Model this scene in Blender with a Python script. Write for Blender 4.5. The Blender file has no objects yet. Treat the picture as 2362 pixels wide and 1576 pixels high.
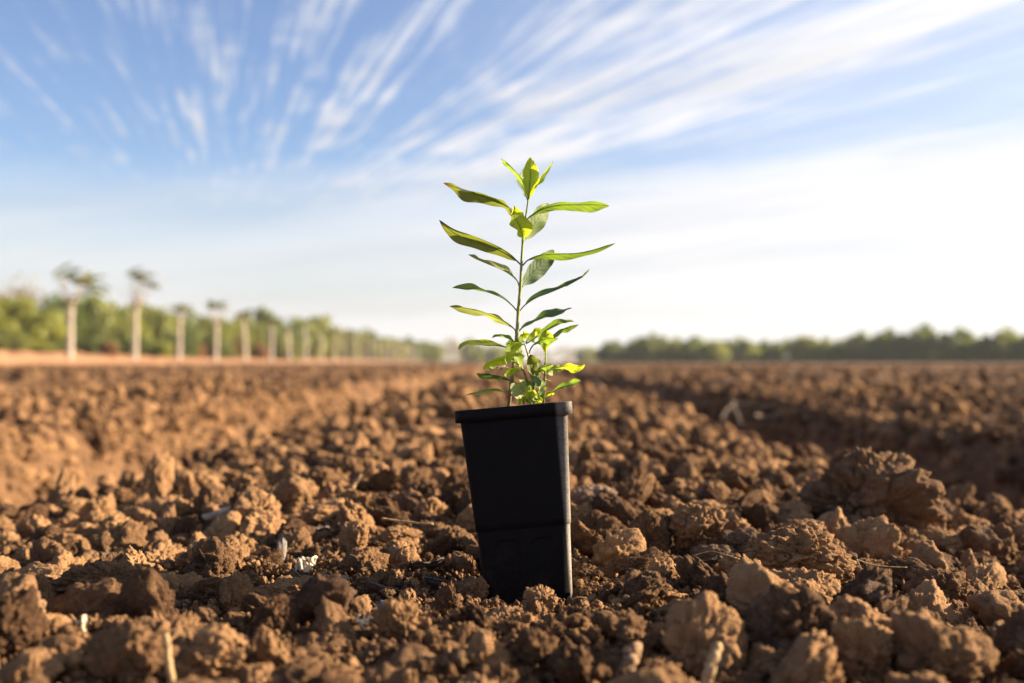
import bpy, math, random
import numpy as np
from mathutils import Vector, Matrix, Euler
R = math.radians
rnd = random.Random(7)
rng = np.random.default_rng(11)
sc = bpy.context.scene
COL = sc.collection

# ---------------------------------------------------------------- camera
F = 2296.0                      # focal length in pixels of the 2362 px wide photograph
CAM_Z, HOR = 0.14, 835.0
PITCH = math.atan((HOR - 788) / F)
cam = bpy.data.cameras.new('camera')
cam.lens, cam.sensor_width = 35.0, 36.0
cam.clip_start, cam.clip_end = 0.01, 20000
cam.dof.use_dof = True
cam.dof.focus_distance = 0.597
cam.dof.aperture_fstop = 5.7
camo = bpy.data.objects.new('camera', cam)
COL.objects.link(camo)
camo.location = (0, 0, CAM_Z)
camo.rotation_euler = (math.pi / 2 + PITCH, 0, 0)
sc.camera = camo

# ---------------------------------------------------------------- world, sun, exposure
SUN_AZ, SUN_EL = R(78), R(20.5)          # azimuth measured from the viewing direction (+Y) to the right (+X)
sc.view_settings.view_transform = 'Standard'
sc.view_settings.look = 'None'
sc.view_settings.gamma = 1.0
sc.view_settings.use_curve_mapping = False
sc.view_settings.exposure = 1.98
SKY_STRENGTH, CLOUD_RAW = 0.050, 4.9

class NT:
    """small helper for node trees"""
    def __init__(s, tree):
        s.t = tree; s.n = tree.nodes; s.l = tree.links; s.n.clear()
    def node(s, typ, **kw):
        n = s.n.new(typ)
        for k, v in kw.items(): setattr(n, k, v)
        return n
    def put(s, sock, v):
        if v is None: return
        if isinstance(v, bpy.types.NodeSocket): s.l.new(v, sock)
        else:
            if hasattr(sock.default_value, '__len__') and not hasattr(v, '__len__'): v = (v,) * len(sock.default_value)
            if hasattr(sock.default_value, '__len__') and len(sock.default_value) == 4 and len(v) == 3: v = (*v, 1)
            sock.default_value = v
    def m(s, op, a, b=None, c=None, clamp=False):
        n = s.node('ShaderNodeMath', operation=op, use_clamp=clamp)
        s.put(n.inputs[0], a); s.put(n.inputs[1], b); s.put(n.inputs[2], c)
        return n.outputs[0]
    def vm(s, op, a, b=None):
        n = s.node('ShaderNodeVectorMath', operation=op)
        s.put(n.inputs[0], a); s.put(n.inputs[1], b)
        return n.outputs['Value'] if op in ('DOT_PRODUCT', 'LENGTH') else n.outputs[0]
    def scale(s, a, k):
        n = s.node('ShaderNodeVectorMath', operation='SCALE'); s.put(n.inputs[0], a); s.put(n.inputs['Scale'], k)
        return n.outputs[0]
    def xyz(s, x, y, z):
        n = s.node('ShaderNodeCombineXYZ'); s.put(n.inputs[0], x); s.put(n.inputs[1], y); s.put(n.inputs[2], z)
        return n.outputs[0]
    def sep(s, v):
        n = s.node('ShaderNodeSeparateXYZ'); s.put(n.inputs[0], v); return n.outputs
    def noise(s, v, scale, detail=3, rough=0.5, dist=0.0):
        n = s.node('ShaderNodeTexNoise'); s.put(n.inputs['Vector'], v); n.inputs['Scale'].default_value = scale
        n.inputs['Detail'].default_value = detail; n.inputs['Roughness'].default_value = rough; n.inputs['Distortion'].default_value = dist
        return n.outputs[0]
    def voro(s, v, scale, feature='F1'):
        n = s.node('ShaderNodeTexVoronoi', feature=feature); s.put(n.inputs['Vector'], v); n.inputs['Scale'].default_value = scale
        return n.outputs['Distance']
    def rng(s, v, a, b, c=0.0, d=1.0, smooth=True):
        n = s.node('ShaderNodeMapRange'); n.interpolation_type = 'SMOOTHSTEP' if smooth else 'LINEAR'
        s.put(n.inputs[0], v)
        for i, q in enumerate((a, b, c, d)): s.put(n.inputs[i + 1], q)
        return n.outputs[0]
    def mix(s, f, a, b):
        n = s.node('ShaderNodeMix', data_type='RGBA'); s.put(n.inputs[0], f); s.put(n.inputs[6], a); s.put(n.inputs[7], b)
        return n.outputs[2]
    def ramp(s, f, stops):
        n = s.node('ShaderNodeValToRGB'); s.put(n.inputs[0], f); e = n.color_ramp.elements
        while len(e) < len(stops): e.new(0.5)
        for k, (p, c) in enumerate(stops):
            e[k].position = p; e[k].color = (*c, 1) if hasattr(c, '__len__') else (c, c, c, 1)
        return n.outputs[0]

world = bpy.data.worlds.new('World'); sc.world = world; world.use_nodes = True
w = NT(world.node_tree)
sky = w.node('ShaderNodeTexSky', sky_type='NISHITA')
sky.sun_disc = False; sky.sun_elevation = SUN_EL; sky.sun_rotation = SUN_AZ
sky.altitude = 50; sky.air_density = 1.0; sky.dust_density = 0.6; sky.ozone_density = 2.2
d = w.vm('NORMALIZE', w.node('ShaderNodeTexCoord').outputs['Generated'])
az0, el0 = math.atan((515 - 1181) / F), R(5.2)       # the point the cirrus streaks fan out from
d0 = Vector((math.sin(az0) * math.cos(el0), math.cos(az0) * math.cos(el0), math.sin(el0)))
nn = Vector((-math.sin(az0) * math.sin(el0), -math.cos(az0) * math.sin(el0), math.cos(el0)))
aa = d0.cross(nn)
dn = w.m('MAXIMUM', w.vm('DOT_PRODUCT', d, nn), 0.02)
U = w.m('DIVIDE', w.vm('DOT_PRODUCT', d, aa), dn)
V = w.m('DIVIDE', w.vm('DOT_PRODUCT', d, d0), dn)
# warp so the streaks are not ruled lines
wv = w.noise(w.xyz(w.m('MULTIPLY', U, 0.9), w.m('MULTIPLY', V, 0.24), 3.1), 1.0, 3, 0.5)
Uw = w.m('ADD', U, w.m('MULTIPLY', w.m('SUBTRACT', wv, 0.5), 0.17))
fine = w.noise(w.xyz(w.m('MULTIPLY', Uw, 14.0), w.m('MULTIPLY', V, 0.22), 0.0), 1.0, 7, 0.64, 0.12)
wide = w.noise(w.xyz(w.m('MULTIPLY', Uw, 2.2), w.m('MULTIPLY', V, 0.26), 7.0), 1.0, 4, 0.55, 0.3)
patch = w.noise(w.xyz(w.m('MULTIPLY', Uw, 3.4), w.m('MULTIPLY', V, 0.85), 5.0), 1.0, 5, 0.62, 0.5)
tuft = w.noise(w.xyz(w.m('MULTIPLY', Uw, 27.0), w.m('MULTIPLY', V, 0.50), 2.0), 1.0, 4, 0.6, 0.0)
dens = w.ramp(w.rng(Uw, -1.6, 4.4, 0, 1, False), [(0.0, .18), (.075, .30), (.167, .24), (.267, .46), (.295, .28), (.33, .52), (.358, .22), (.392, .46), (.433, .22), (.49, .66), (.53, .60), (.56, .72), (.60, .68), (.683, .95), (.725, .85), (.785, .30), (1.0, .35)])
dens = w.sep(dens)[0]
s0 = w.m('ADD', w.m('MULTIPLY', fine, 0.95), w.m('ADD', w.m('MULTIPLY', wide, 0.24), w.m('MULTIPLY', tuft, 0.40)))
s1 = w.m('ADD', s0, w.m('MULTIPLY', w.m('SUBTRACT', dens, 0.5), 0.40))
s1 = w.m('ADD', s1, w.m('MULTIPLY', w.m('SUBTRACT', patch, 0.5), 0.62))
streak = w.rng(s1, 0.70, 1.06)
elev = w.m('ARCSINE', w.sep(d)[2])
azim = w.m('ARCTAN2', w.sep(d)[0], w.sep(d)[1])
streak = w.m('MULTIPLY', streak, w.rng(elev, R(7), R(11.5)))
# low veil of thin cloud: thicker towards the sun side
vn = w.noise(w.xyz(w.m('MULTIPLY', azim, 1.6), w.m('MULTIPLY', w.m('SUBTRACT', elev, w.m('MULTIPLY', azim, 0.12)), 9.0), 1.0), 1.0, 5, 0.55, 0.6)
azc = w.rng(azim, R(-32), R(32))
top = w.m('ADD', w.m('ADD', w.m('MULTIPLY', azc, R(4.2)), R(7.4)), w.m('MULTIPLY', w.m('SUBTRACT', vn, 0.5), R(6)))
soft = w.rng(azc, 0, 1, R(4.5), R(1.8))
veil = w.m('SUBTRACT', 1.0, w.rng(elev, w.m('SUBTRACT', top, soft), w.m('ADD', top, soft)))
vgrain = w.noise(w.xyz(w.m('MULTIPLY', azim, 2.6), w.m('MULTIPLY', w.m('SUBTRACT', elev, w.m('MULTIPLY', azim, 0.10)), 30.0), 4.0), 1.0, 5, 0.55, 0.5)
veil = w.m('MULTIPLY', veil, w.rng(vgrain, 0.30, 0.58, 0.80, 1.0))
veil = w.m('MULTIPLY', veil, w.rng(azc, 0, 1, 0.84, 0.97))
veil = w.m('MAXIMUM', veil, w.rng(azc, .2, 1, 0.04, 0.38))
veil = w.m('MAXIMUM', veil, w.rng(elev, R(9), R(2), 0, .94))
cover = w.m('SUBTRACT', 1.0, w.m('MULTIPLY', w.m('SUBTRACT', 1.0, w.m('MULTIPLY', streak, 0.96)), w.m('SUBTRACT', 1.0, veil)))
# cloud brightness: brighter towards the sun
sund = Vector((math.sin(SUN_AZ) * math.cos(SUN_EL), math.cos(SUN_AZ) * math.cos(SUN_EL), math.sin(SUN_EL)))
toward = w.rng(w.vm('DOT_PRODUCT', d, sund), -0.2, 0.95, 0.88, 1.16)
gr = w.rng(vgrain, 0.30, 0.62, 0.90, 1.04)
lit = w.m('MULTIPLY', w.m('MULTIPLY', toward, CLOUD_RAW), gr)
ccol = w.scale(w.mix(w.rng(elev, 0, R(25)), (1.0, 0.975, 0.985), (0.99, 0.985, 1.0)), lit)
hs = w.node('ShaderNodeHueSaturation'); w.put(hs.inputs['Color'], sky.outputs[0]); hs.inputs['Saturation'].default_value = 1.10; hs.inputs['Hue'].default_value = 0.513; hs.inputs['Value'].default_value = 1.0
skyc = w.mix(cover, hs.outputs[0], ccol)
bg = w.node('ShaderNodeBackground'); w.put(bg.inputs[0], skyc); bg.inputs[1].default_value = SKY_STRENGTH
w.l.new(bg.outputs[0], w.node('ShaderNodeOutputWorld').inputs[0])

sl = bpy.data.lights.new('sun', 'SUN'); sl.energy = 5.0; sl.angle = R(0.55); sl.color = (1.0, 0.80, 0.55)
so = bpy.data.objects.new('sun', sl); COL.objects.link(so)
so.rotation_euler = (-sund).to_track_quat('-Z', 'Y').to_euler()

# ---------------------------------------------------------------- helpers
cp, sp = math.cos(PITCH), math.sin(PITCH)
def at(px, py, Y):
    """world point seen at photo pixel (px, py) at distance Y along the ground axis"""
    a, b = (px - 1181) / F, (788 - py) / F
    yy, zz = cp - b * sp, sp + b * cp
    k = Y / yy
    return Vector((a * k, Y, CAM_Z + zz * k))
def to_px(x, y, z):
    zz, yy = z - CAM_Z, y
    f = yy * cp + zz * sp; u = -yy * sp + zz * cp
    return 1181 + x / f * F, 788 - u / f * F

def mesh_np(name, verts, faces, mat=None, smooth=True, uv=None):
    me = bpy.data.meshes.new(name)
    verts = np.asarray(verts, np.float32); faces = np.asarray(faces, np.int32)
    me.vertices.add(len(verts)); me.vertices.foreach_set('co', verts.ravel())
    k = faces.shape[1]
    me.loops.add(faces.size); me.loops.foreach_set('vertex_index', faces.ravel())
    me.polygons.add(len(faces)); me.polygons.foreach_set('loop_start', np.arange(0, faces.size, k, dtype=np.int32))
    if smooth: me.polygons.foreach_set('use_smooth', np.ones(len(faces), bool))
    if uv is not None:
        l = me.uv_layers.new(name='UVMap'); l.data.foreach_set('uv', np.asarray(uv, np.float32)[faces.ravel()].ravel())
    me.update(calc_edges=True); me.validate()
    if mat: me.materials.append(mat)
    return me
def link(name, data, parent=None, **props):
    o = bpy.data.objects.new(name, data); COL.objects.link(o)
    if parent: o.parent = parent
    for k, v in props.items(): o[k] = v
    return o
def empty(name, loc, label, cat, group=None):
    o = link(name, None, label=label, category=cat); o.location = loc; o.empty_display_size = 0.1
    if group: o['group'] = group
    return o
class Acc:
    """collects quads of several shapes into one mesh"""
    def __init__(s): s.v = []; s.f = []; s.uv = []; s.n = 0
    def add(s, v, f, uv=None):
        v = np.asarray(v, float).reshape(-1, 3); f = np.asarray(f, int)
        s.v.append(v); s.f.append(f + s.n); s.n += len(v)
        s.uv.append(np.zeros((len(v), 2)) if uv is None else np.asarray(uv))
    def mesh(s, name, mat, smooth=True): return mesh_np(name, np.concatenate(s.v), np.concatenate(s.f), mat, smooth, np.concatenate(s.uv))
def spline(pts, n):
    """Catmull-Rom through control rows (any dimension), n samples"""
    P = np.asarray(pts, float); P = np.vstack([2 * P[0] - P[1], P, 2 * P[-1] - P[-2]])
    m = len(P) - 3; t = np.linspace(0, m, n); i = np.minimum(t.astype(int), m - 1); f = (t - i)[:, None]
    a, b, c, dd = P[i], P[i + 1], P[i + 2], P[i + 3]
    return 0.5 * (2 * b + (c - a) * f + (2 * a - 5 * b + 4 * c - dd) * f ** 2 + (3 * b - a - 3 * c + dd) * f ** 3)
def tube(path, radii, k=10, squash=1.0, cap=True, rough=0.0, seed=0):
    P = np.asarray(path, float); n = len(P); rad = np.asarray(radii, float) * np.ones(n)
    T = np.gradient(P, axis=0); T /= np.linalg.norm(T, axis=1)[:, None] + 1e-12
    ref = np.array([0.3, 0.9, 0.2]) if abs(T[0][2]) > .7 else np.array([0, 0, 1.0])
    A = np.cross(T, ref); A /= np.linalg.norm(A, axis=1)[:, None] + 1e-12
    B = np.cross(T, A); th = np.arange(k) / k * 2 * np.pi
    r_ = np.random.default_rng(seed); q = 1 + rough * r_.normal(size=(n, k))
    v = P[:, None] + (rad[:, None] * q)[..., None] * (A[:, None] * np.cos(th)[None, :, None] + squash * B[:, None] * np.sin(th)[None, :, None])
    v = v.reshape(-1, 3); f = []
    for i in range(n - 1):
        for j in range(k): f.append((i * k + j, i * k + (j + 1) % k, (i + 1) * k + (j + 1) % k, (i + 1) * k + j))
    if cap:
        v = np.vstack([v, P[0], P[-1]]); c0, c1 = n * k, n * k + 1
        for j in range(0, k, 2):
            f.append((c0, (j + 2) % k, (j + 1) % k, j)); b = (n - 1) * k; f.append((c1, b + j, b + (j + 1) % k, b + (j + 2) % k))
    return v, np.array(f)

# ---- numpy noise
PERM = rng.permutation(4096); GRAD = rng.normal(size=(4096, 3)); GRAD /= np.linalg.norm(GRAD, axis=1)[:, None]
def hsh(i, j, k): return PERM[(PERM[(PERM[i & 4095] + j) & 4095] + k) & 4095]
def perlin(p):
    i = np.floor(p).astype(int); f = p - i; u = f * f * f * (f * (f * 6 - 15) + 10); out = 0
    for a in (0, 1):
        for b in (0, 1):
            for c in (0, 1):
                g = GRAD[hsh(i[:, 0] + a, i[:, 1] + b, i[:, 2] + c)]
                dd = g[:, 0] * (f[:, 0] - a) + g[:, 1] * (f[:, 1] - b) + g[:, 2] * (f[:, 2] - c)
                wx = u[:, 0] if a else 1 - u[:, 0]; wy = u[:, 1] if b else 1 - u[:, 1]; wz = u[:, 2] if c else 1 - u[:, 2]
                out = out + dd * wx * wy * wz
    return out
def fbm(p, octv=4, gain=0.5, lac=2.03):
    s, a = 0, 1.0
    for o in range(octv): s = s + a * perlin(p * lac ** o + 17.3 * o); a *= gain
    return s
def nodules(p, rmin=0.35, rmax=0.75):
    """bulges: highest spherical cap among jittered cell points, in 0..1"""
    i = np.floor(p).astype(int); best = np.zeros(len(p))
    zs = (-1, 0, 1) if np.ptp(p[:, 2]) > 1e-9 else (0,)
    for a in (-1, 0, 1):
        for b in (-1, 0, 1):
            for c in zs:
                h = hsh(i[:, 0] + a, i[:, 1] + b, i[:, 2] + c); J = GRAD[h] * 0.45 + 0.5
                q = np.stack([i[:, 0] + a, i[:, 1] + b, i[:, 2] + c], 1) + J
                if len(zs) == 1: q[:, 2] = p[:, 2]
                r = rmin + (rmax - rmin) * (h % 97) / 97.0
                t = 1 - ((p - q) ** 2).sum(1) / r ** 2
                best = np.maximum(best, np.maximum(t, 0) ** .85 * r)
    return best / rmax

# ---------------------------------------------------------------- materials
def material(name):
    m = bpy.data.materials.new(name); m.use_nodes = True; return m, NT(m.node_tree)
def finish(t, shader): t.l.new(shader, t.node('ShaderNodeOutputMaterial').inputs[0])
def principled(t, col, rough=0.8, bump=None, spec=0.3, **kw):
    p = t.node('ShaderNodeBsdfPrincipled'); t.put(p.inputs['Base Color'], col); t.put(p.inputs['Roughness'], rough)
    p.inputs['Specular IOR Level'].default_value = spec
    if bump is not None: t.l.new(bump, p.inputs['Normal'])
    return p
def bump(t, h, dist, strength=1.0, prev=None):
    b = t.node('ShaderNodeBump'); t.put(b.inputs['Height'], h); b.inputs['Distance'].default_value = dist; b.inputs['Strength'].default_value = strength
    if prev is not None: t.l.new(prev, b.inputs['Normal'])
    return b.outputs[0]
def soil_material(name, lo, hi, grain=1.0, pale=0.12):
    m, t = material(name)
    P = t.node('ShaderNodeNewGeometry').outputs['Position']
    oi = t.node('ShaderNodeObjectInfo').outputs['Random']
    n1 = t.noise(P, 9 / grain, 4, 0.6); n2 = t.noise(P, 140 / grain, 4, 0.65); n3 = t.noise(P, 900 / grain, 3, 0.6)
    f = t.m('ADD', t.m('MULTIPLY', n1, 0.45), t.m('ADD', t.m('MULTIPLY', n2, 0.45), t.m('MULTIPLY', t.m('SUBTRACT', oi, 0.5), 0.44)))
    c = t.mix(t.rng(f, 0.20, 0.72), lo, hi)
    c = t.mix(t.m('MULTIPLY', t.rng(n3, 0.52, 0.75), 0.35), c, tuple(x * 1.35 for x in hi))
    paler = t.rng(t.noise(P, 30 / grain, 3, 0.6), 0.60, 0.72, 0, pale * 3)
    c = t.mix(paler, c, (0.24, 0.17, 0.115))
    b1 = bump(t, t.noise(P, 300 / grain, 6, 0.78), 0.0021 * grain, 0.9)
    b2 = bump(t, t.voro(P, 560 / grain), 0.0010 * grain, 0.7, b1)
    p = principled(t, c, 0.97, b2, 0.12)
    finish(t, p.outputs[0]); return m
SOIL = soil_material('dry_soil', (0.058, 0.031, 0.018), (0.295, 0.168, 0.082))
SOIL_FAR = soil_material('field_soil', (0.048, 0.025, 0.015), (0.225, 0.129, 0.066), 6.0)
CLOD_SUNNY = soil_material('sunny_big_clod', (0.13, 0.075, 0.042), (0.33, 0.20, 0.105))  # lighter copy of the soil: sunlight painted into the biggest clod's colour
CLOD_PALE = soil_material('pale_clod', (0.14, 0.09, 0.058), (0.29, 0.20, 0.135))

# ---------------------------------------------------------------- terrain
PERIOD = 1.70
def sstep(a, b, x):
    t = np.clip((x - a) / (b - a), 0, 1); return t * t * (3 - 2 * t)
def base_height(x, y):
    q = np.stack([x * 0.8, y * 0.8, x * 0], 1)
    wob = 0.16 * perlin(q * 1.1 + 5.5) * sstep(2.5, 7.0, y)
    xx = x + wob + 0.035 * perlin(q * 4 + 9.1)
    k = np.round(xx / PERIOD); u = np.abs(xx - k * PERIOD)
    bed = -0.30 * sstep(0.52, 0.76, u) - 0.040 * sstep(0.15, 0.54, u)
    crest = 0.004 * np.exp(-((u - 0.47) / 0.09) ** 2)
    far = sstep(18, 60, np.hypot(x, y))
    far = np.maximum(far, sstep(-20, -24, x))
    h = (bed + crest) * (1 - 0.75 * far) - 0.01 * far
    h = h + 0.024 * perlin(q * 3.1 + 2.0) + 0.03 * perlin(q * 0.7 + 8.0) * sstep(1.5, 6, y)
    h = h + 0.016 * perlin(q * 9 + 31.0) + 0.008 * perlin(q * 21 + 3.0) + (0.034 * perlin(q * 5.5 + 12.0) + 0.020 * perlin(q * 13 + 1.0)) * sstep(1.1, 3.0, y)
    # around the pot: the soil is scraped level, with a low heap in front of it and a hollow to the left
    h = h + 0.008 * np.exp(-(((x - 0.03) / 0.25) ** 2 + ((y - 0.445) / 0.055) ** 2)) + 0.012 * np.exp(-(((x + 0.19) / 0.09) ** 2 + ((y - 0.43) / 0.045) ** 2))
    h = h - 0.010 * np.exp(-(((x + 0.16) / 0.10) ** 2 + ((y - 0.53) / 0.05) ** 2))
    kk = np.exp(-(((x - .008) / 0.062) ** 4 + ((y - 0.60) / 0.060) ** 4)); h = h * (1 - kk) + kk * -0.0040
    # headland beyond the left edge of the field rises towards the wood
    h = h + 0.36 * sstep(-22, -27, x) + 0.95 * sstep(-26, -44, x)
    return h
def full_height(x, y, spacing):
    h = base_height(x, y); dist = np.hypot(x, y)
    z0 = np.zeros_like(x)
    on = 1 - sstep(-22.5, -25, x) * 0.92
    for s, amp, off in ((0.0075, 0.45, 1.3), (0.018, 0.46, 4.7), (0.042, 0.36, 9.2), (0.11, 0.26, 2.9), (0.30, 0.20, 7.7)):
        wgt = 1 - sstep(0.28, 0.7, spacing / s)
        if s > 0.03: wgt = wgt * (0.10 + 0.90 * sstep(1.2 if s < 0.1 else 3.0, 4.0 if s < .1 else 9.0, dist))
        sel = wgt > 0.01
        if not sel.any(): continue
        q = np.stack([x[sel] / s + off, y[sel] / s + off, z0[sel] + off], 1)
        q[:, :2] += 0.35 * np.stack([perlin(q * 1.7 + 3), perlin(q * 1.7 + 40)], 1)
        h[sel] += s * amp * wgt[sel] * (nodules(q, 0.3, 0.85) - 0.35) * on[sel]
    return h
fineang = np.linspace(R(-42), R(42), 640)
coarse = np.linspace(R(42), R(318), 70)[1:-1]
ang = np.concatenate([fineang, coarse])
rad = [0.10]
while rad[-1] < 70: rad.append(rad[-1] * 1.0062)
while rad[-1] < 9000: rad.append(rad[-1] * 1.10)
rad = np.array(rad)
A_, R_ = np.meshgrid(ang, rad)
X = (R_ * np.sin(A_)).ravel(); Y = (R_ * np.cos(A_)).ravel()
spac = np.maximum(R_ * 0.0062, R_ * (fineang[1] - fineang[0])).ravel()
spac = np.where((np.abs(A_) > R(42.1)).ravel(), (R_ * 0.07).ravel(), spac)
H = full_height(X, Y, spac)
na, nr = len(ang), len(rad)
V_ = np.stack([X, Y, H], 1)
c0 = len(V_); V_ = np.vstack([V_, [0, 0, float(base_height(np.array([0.]), np.array([0.]))[0])]])
ii, jj = np.meshgrid(np.arange(nr - 1), np.arange(na), indexing='ij')
j2 = (jj + 1) % na
quads = np.stack([ii * na + jj, ii * na + j2, (ii + 1) * na + j2, (ii + 1) * na + jj], -1).reshape(-1, 4)[:, ::-1]
cen = np.array([(c0, (j + 2) % na, (j + 1) % na, j) for j in range(0, na, 2)])[:, ::-1]
m, t = material('field_ground')
P = t.node('ShaderNodeNewGeometry').outputs['Position']; px_, py_, pz_ = t.sep(P)
n1 = t.noise(P, 9, 4, .6); n2 = t.noise(P, 140, 4, .65); nf = t.noise(P, 1.3, 4, .6)
cs = t.mix(t.rng(t.m('ADD', t.m('MULTIPLY', n1, .5), t.m('MULTIPLY', n2, .5)), .28, .68), (0.048, 0.025, 0.015), (0.190, 0.108, 0.055))
cs = t.mix(t.rng(nf, .35, .7, 0, .35), cs, (0.075, 0.040, 0.024))
head = t.mix(t.noise(P, 0.35, 5, .6), (0.36, 0.17, 0.085), (0.43, 0.25, 0.135))
edge = t.m('ADD', px_, t.m('MULTIPLY', t.m('SUBTRACT', t.noise(P, .25, 4), .5), 4))
cs = t.mix(t.rng(edge, -22.5, -24.5), cs, head)
grass = t.mix(t.noise(P, .05, 4), (0.10, 0.10, 0.04), (0.17, 0.13, 0.06))
cs = t.mix(t.rng(t.vm('LENGTH', P), 230, 420), cs, grass)
b1 = bump(t, t.noise(P, 330, 5, .72), 0.0022, .9)
finish(t, principled(t, cs, .97, b1, .1).outputs[0])
link('ground', mesh_np('ground', V_, np.vstack([quads, cen]), m), kind='structure')

# ---------------------------------------------------------------- clod meshes
def icosphere(sub):
    import bmesh
    bm = bmesh.new(); bmesh.ops.create_icosphere(bm, subdivisions=sub, radius=1.0)
    v = np.array([q.co[:] for q in bm.verts]); f = np.array([[q.index for q in p.verts] for p in bm.faces]); bm.free()
    return v, f
ICO = {}
def clod_mesh(name, seed, sub, mat, shape=(1, 1, .8), knob=1.0, facet=0.7, spike=0.0):
    if sub not in ICO: ICO[sub] = icosphere(sub)
    D, f = ICO[sub]; r_ = np.random.default_rng(seed)
    K = 15; N = r_.normal(size=(K, 3)); N /= np.linalg.norm(N, axis=1)[:, None]; dk = r_.uniform(.62, 1.0, K)
    dots = np.maximum(D @ N.T, 0.05); rr = (dk / dots); rr = -np.log(np.exp(-9 * np.minimum(rr, 3)).sum(1)) / 9
    rr = facet * np.clip(rr, .3, 1.25) + (1 - facet) * 0.9
    off = r_.uniform(0, 90, 3)
    rr = rr + 0.34 * fbm(D * 1.3 + off, 3) + 0.15 * fbm(D * 3.4 + off + 5, 3)
    rr = rr + spike * np.maximum(0, D @ np.array([.15, .1, .98])) ** 4
    rr = rr - 0.13 * np.exp(-(perlin(D * 2.3 + off + 9) / .055) ** 2) - 0.07 * np.exp(-(perlin(D * 5.2 + off + 4) / .07) ** 2) + 0.10 * (np.abs(perlin(D * 4 + off)) - .2)
    P = D * rr[:, None]
    if sub >= 4: rr = rr + knob * 0.12 * (nodules(P * 3.4 + off, .3, .8) - .4)
    if sub >= 4: rr = rr + knob * 0.075 * (nodules(P * 8.0 + off, .25, .75) - .4)
    if sub >= 5: rr = rr + knob * 0.040 * (nodules(P * 18 + off, .25, .75) - .4) + 0.040 * fbm(P * 12 + off, 3, .65)
    if sub >= 6: rr = rr + knob * 0.014 * (nodules(P * 42 + off, .25, .8) - .4)
    P = D * np.maximum(rr, .15)[:, None] * np.array(shape)
    return mesh_np(name, P, f, mat)
KINDS = [  # adjective, shape, knobbliness, facet, spike
    ('angular', (1, .9, .85), .5, .95, 0), ('knobbly', (1, .9, .8), 1.4, .4, 0), ('flattish', (1.15, .9, .45), .8, .8, 0),
    ('rounded', (.95, 1, .85), .9, .3, 0), ('long', (1.4, .75, .6), 1.0, .7, 0), ('crumbly', (1, 1, .8), 1.7, .6, 0),
    ('pointed', (.85, .8, .85), .9, .8, .7), ('blocky', (1, 1, .9), .6, 1.0, 0), ('craggy', (1.1, .85, 1.0), 1.2, .9, .25)]
HI = [clod_mesh('clod_' + k[0], 100 + i, 5, SOIL, k[1], k[2] * .62, min(1, k[3] + .15), k[4]) for i, k in enumerate(KINDS)]
MID = [clod_mesh('lump_' + k[0], 200 + i, 4, SOIL, k[1], k[2] * .8, k[3], k[4]) for i, k in enumerate(KINDS[:7])]
LO = [clod_mesh('crumb_' + k[0], 300 + i, 3, SOIL, k[1], k[2], k[3], k[4]) for i, k in enumerate(KINDS[:5])]
FAR = [clod_mesh('far_clod_' + k[0], 400 + i, 3, SOIL_FAR, k[1], k[2], k[3], k[4]) for i, k in enumerate(KINDS[:6])]

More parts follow.
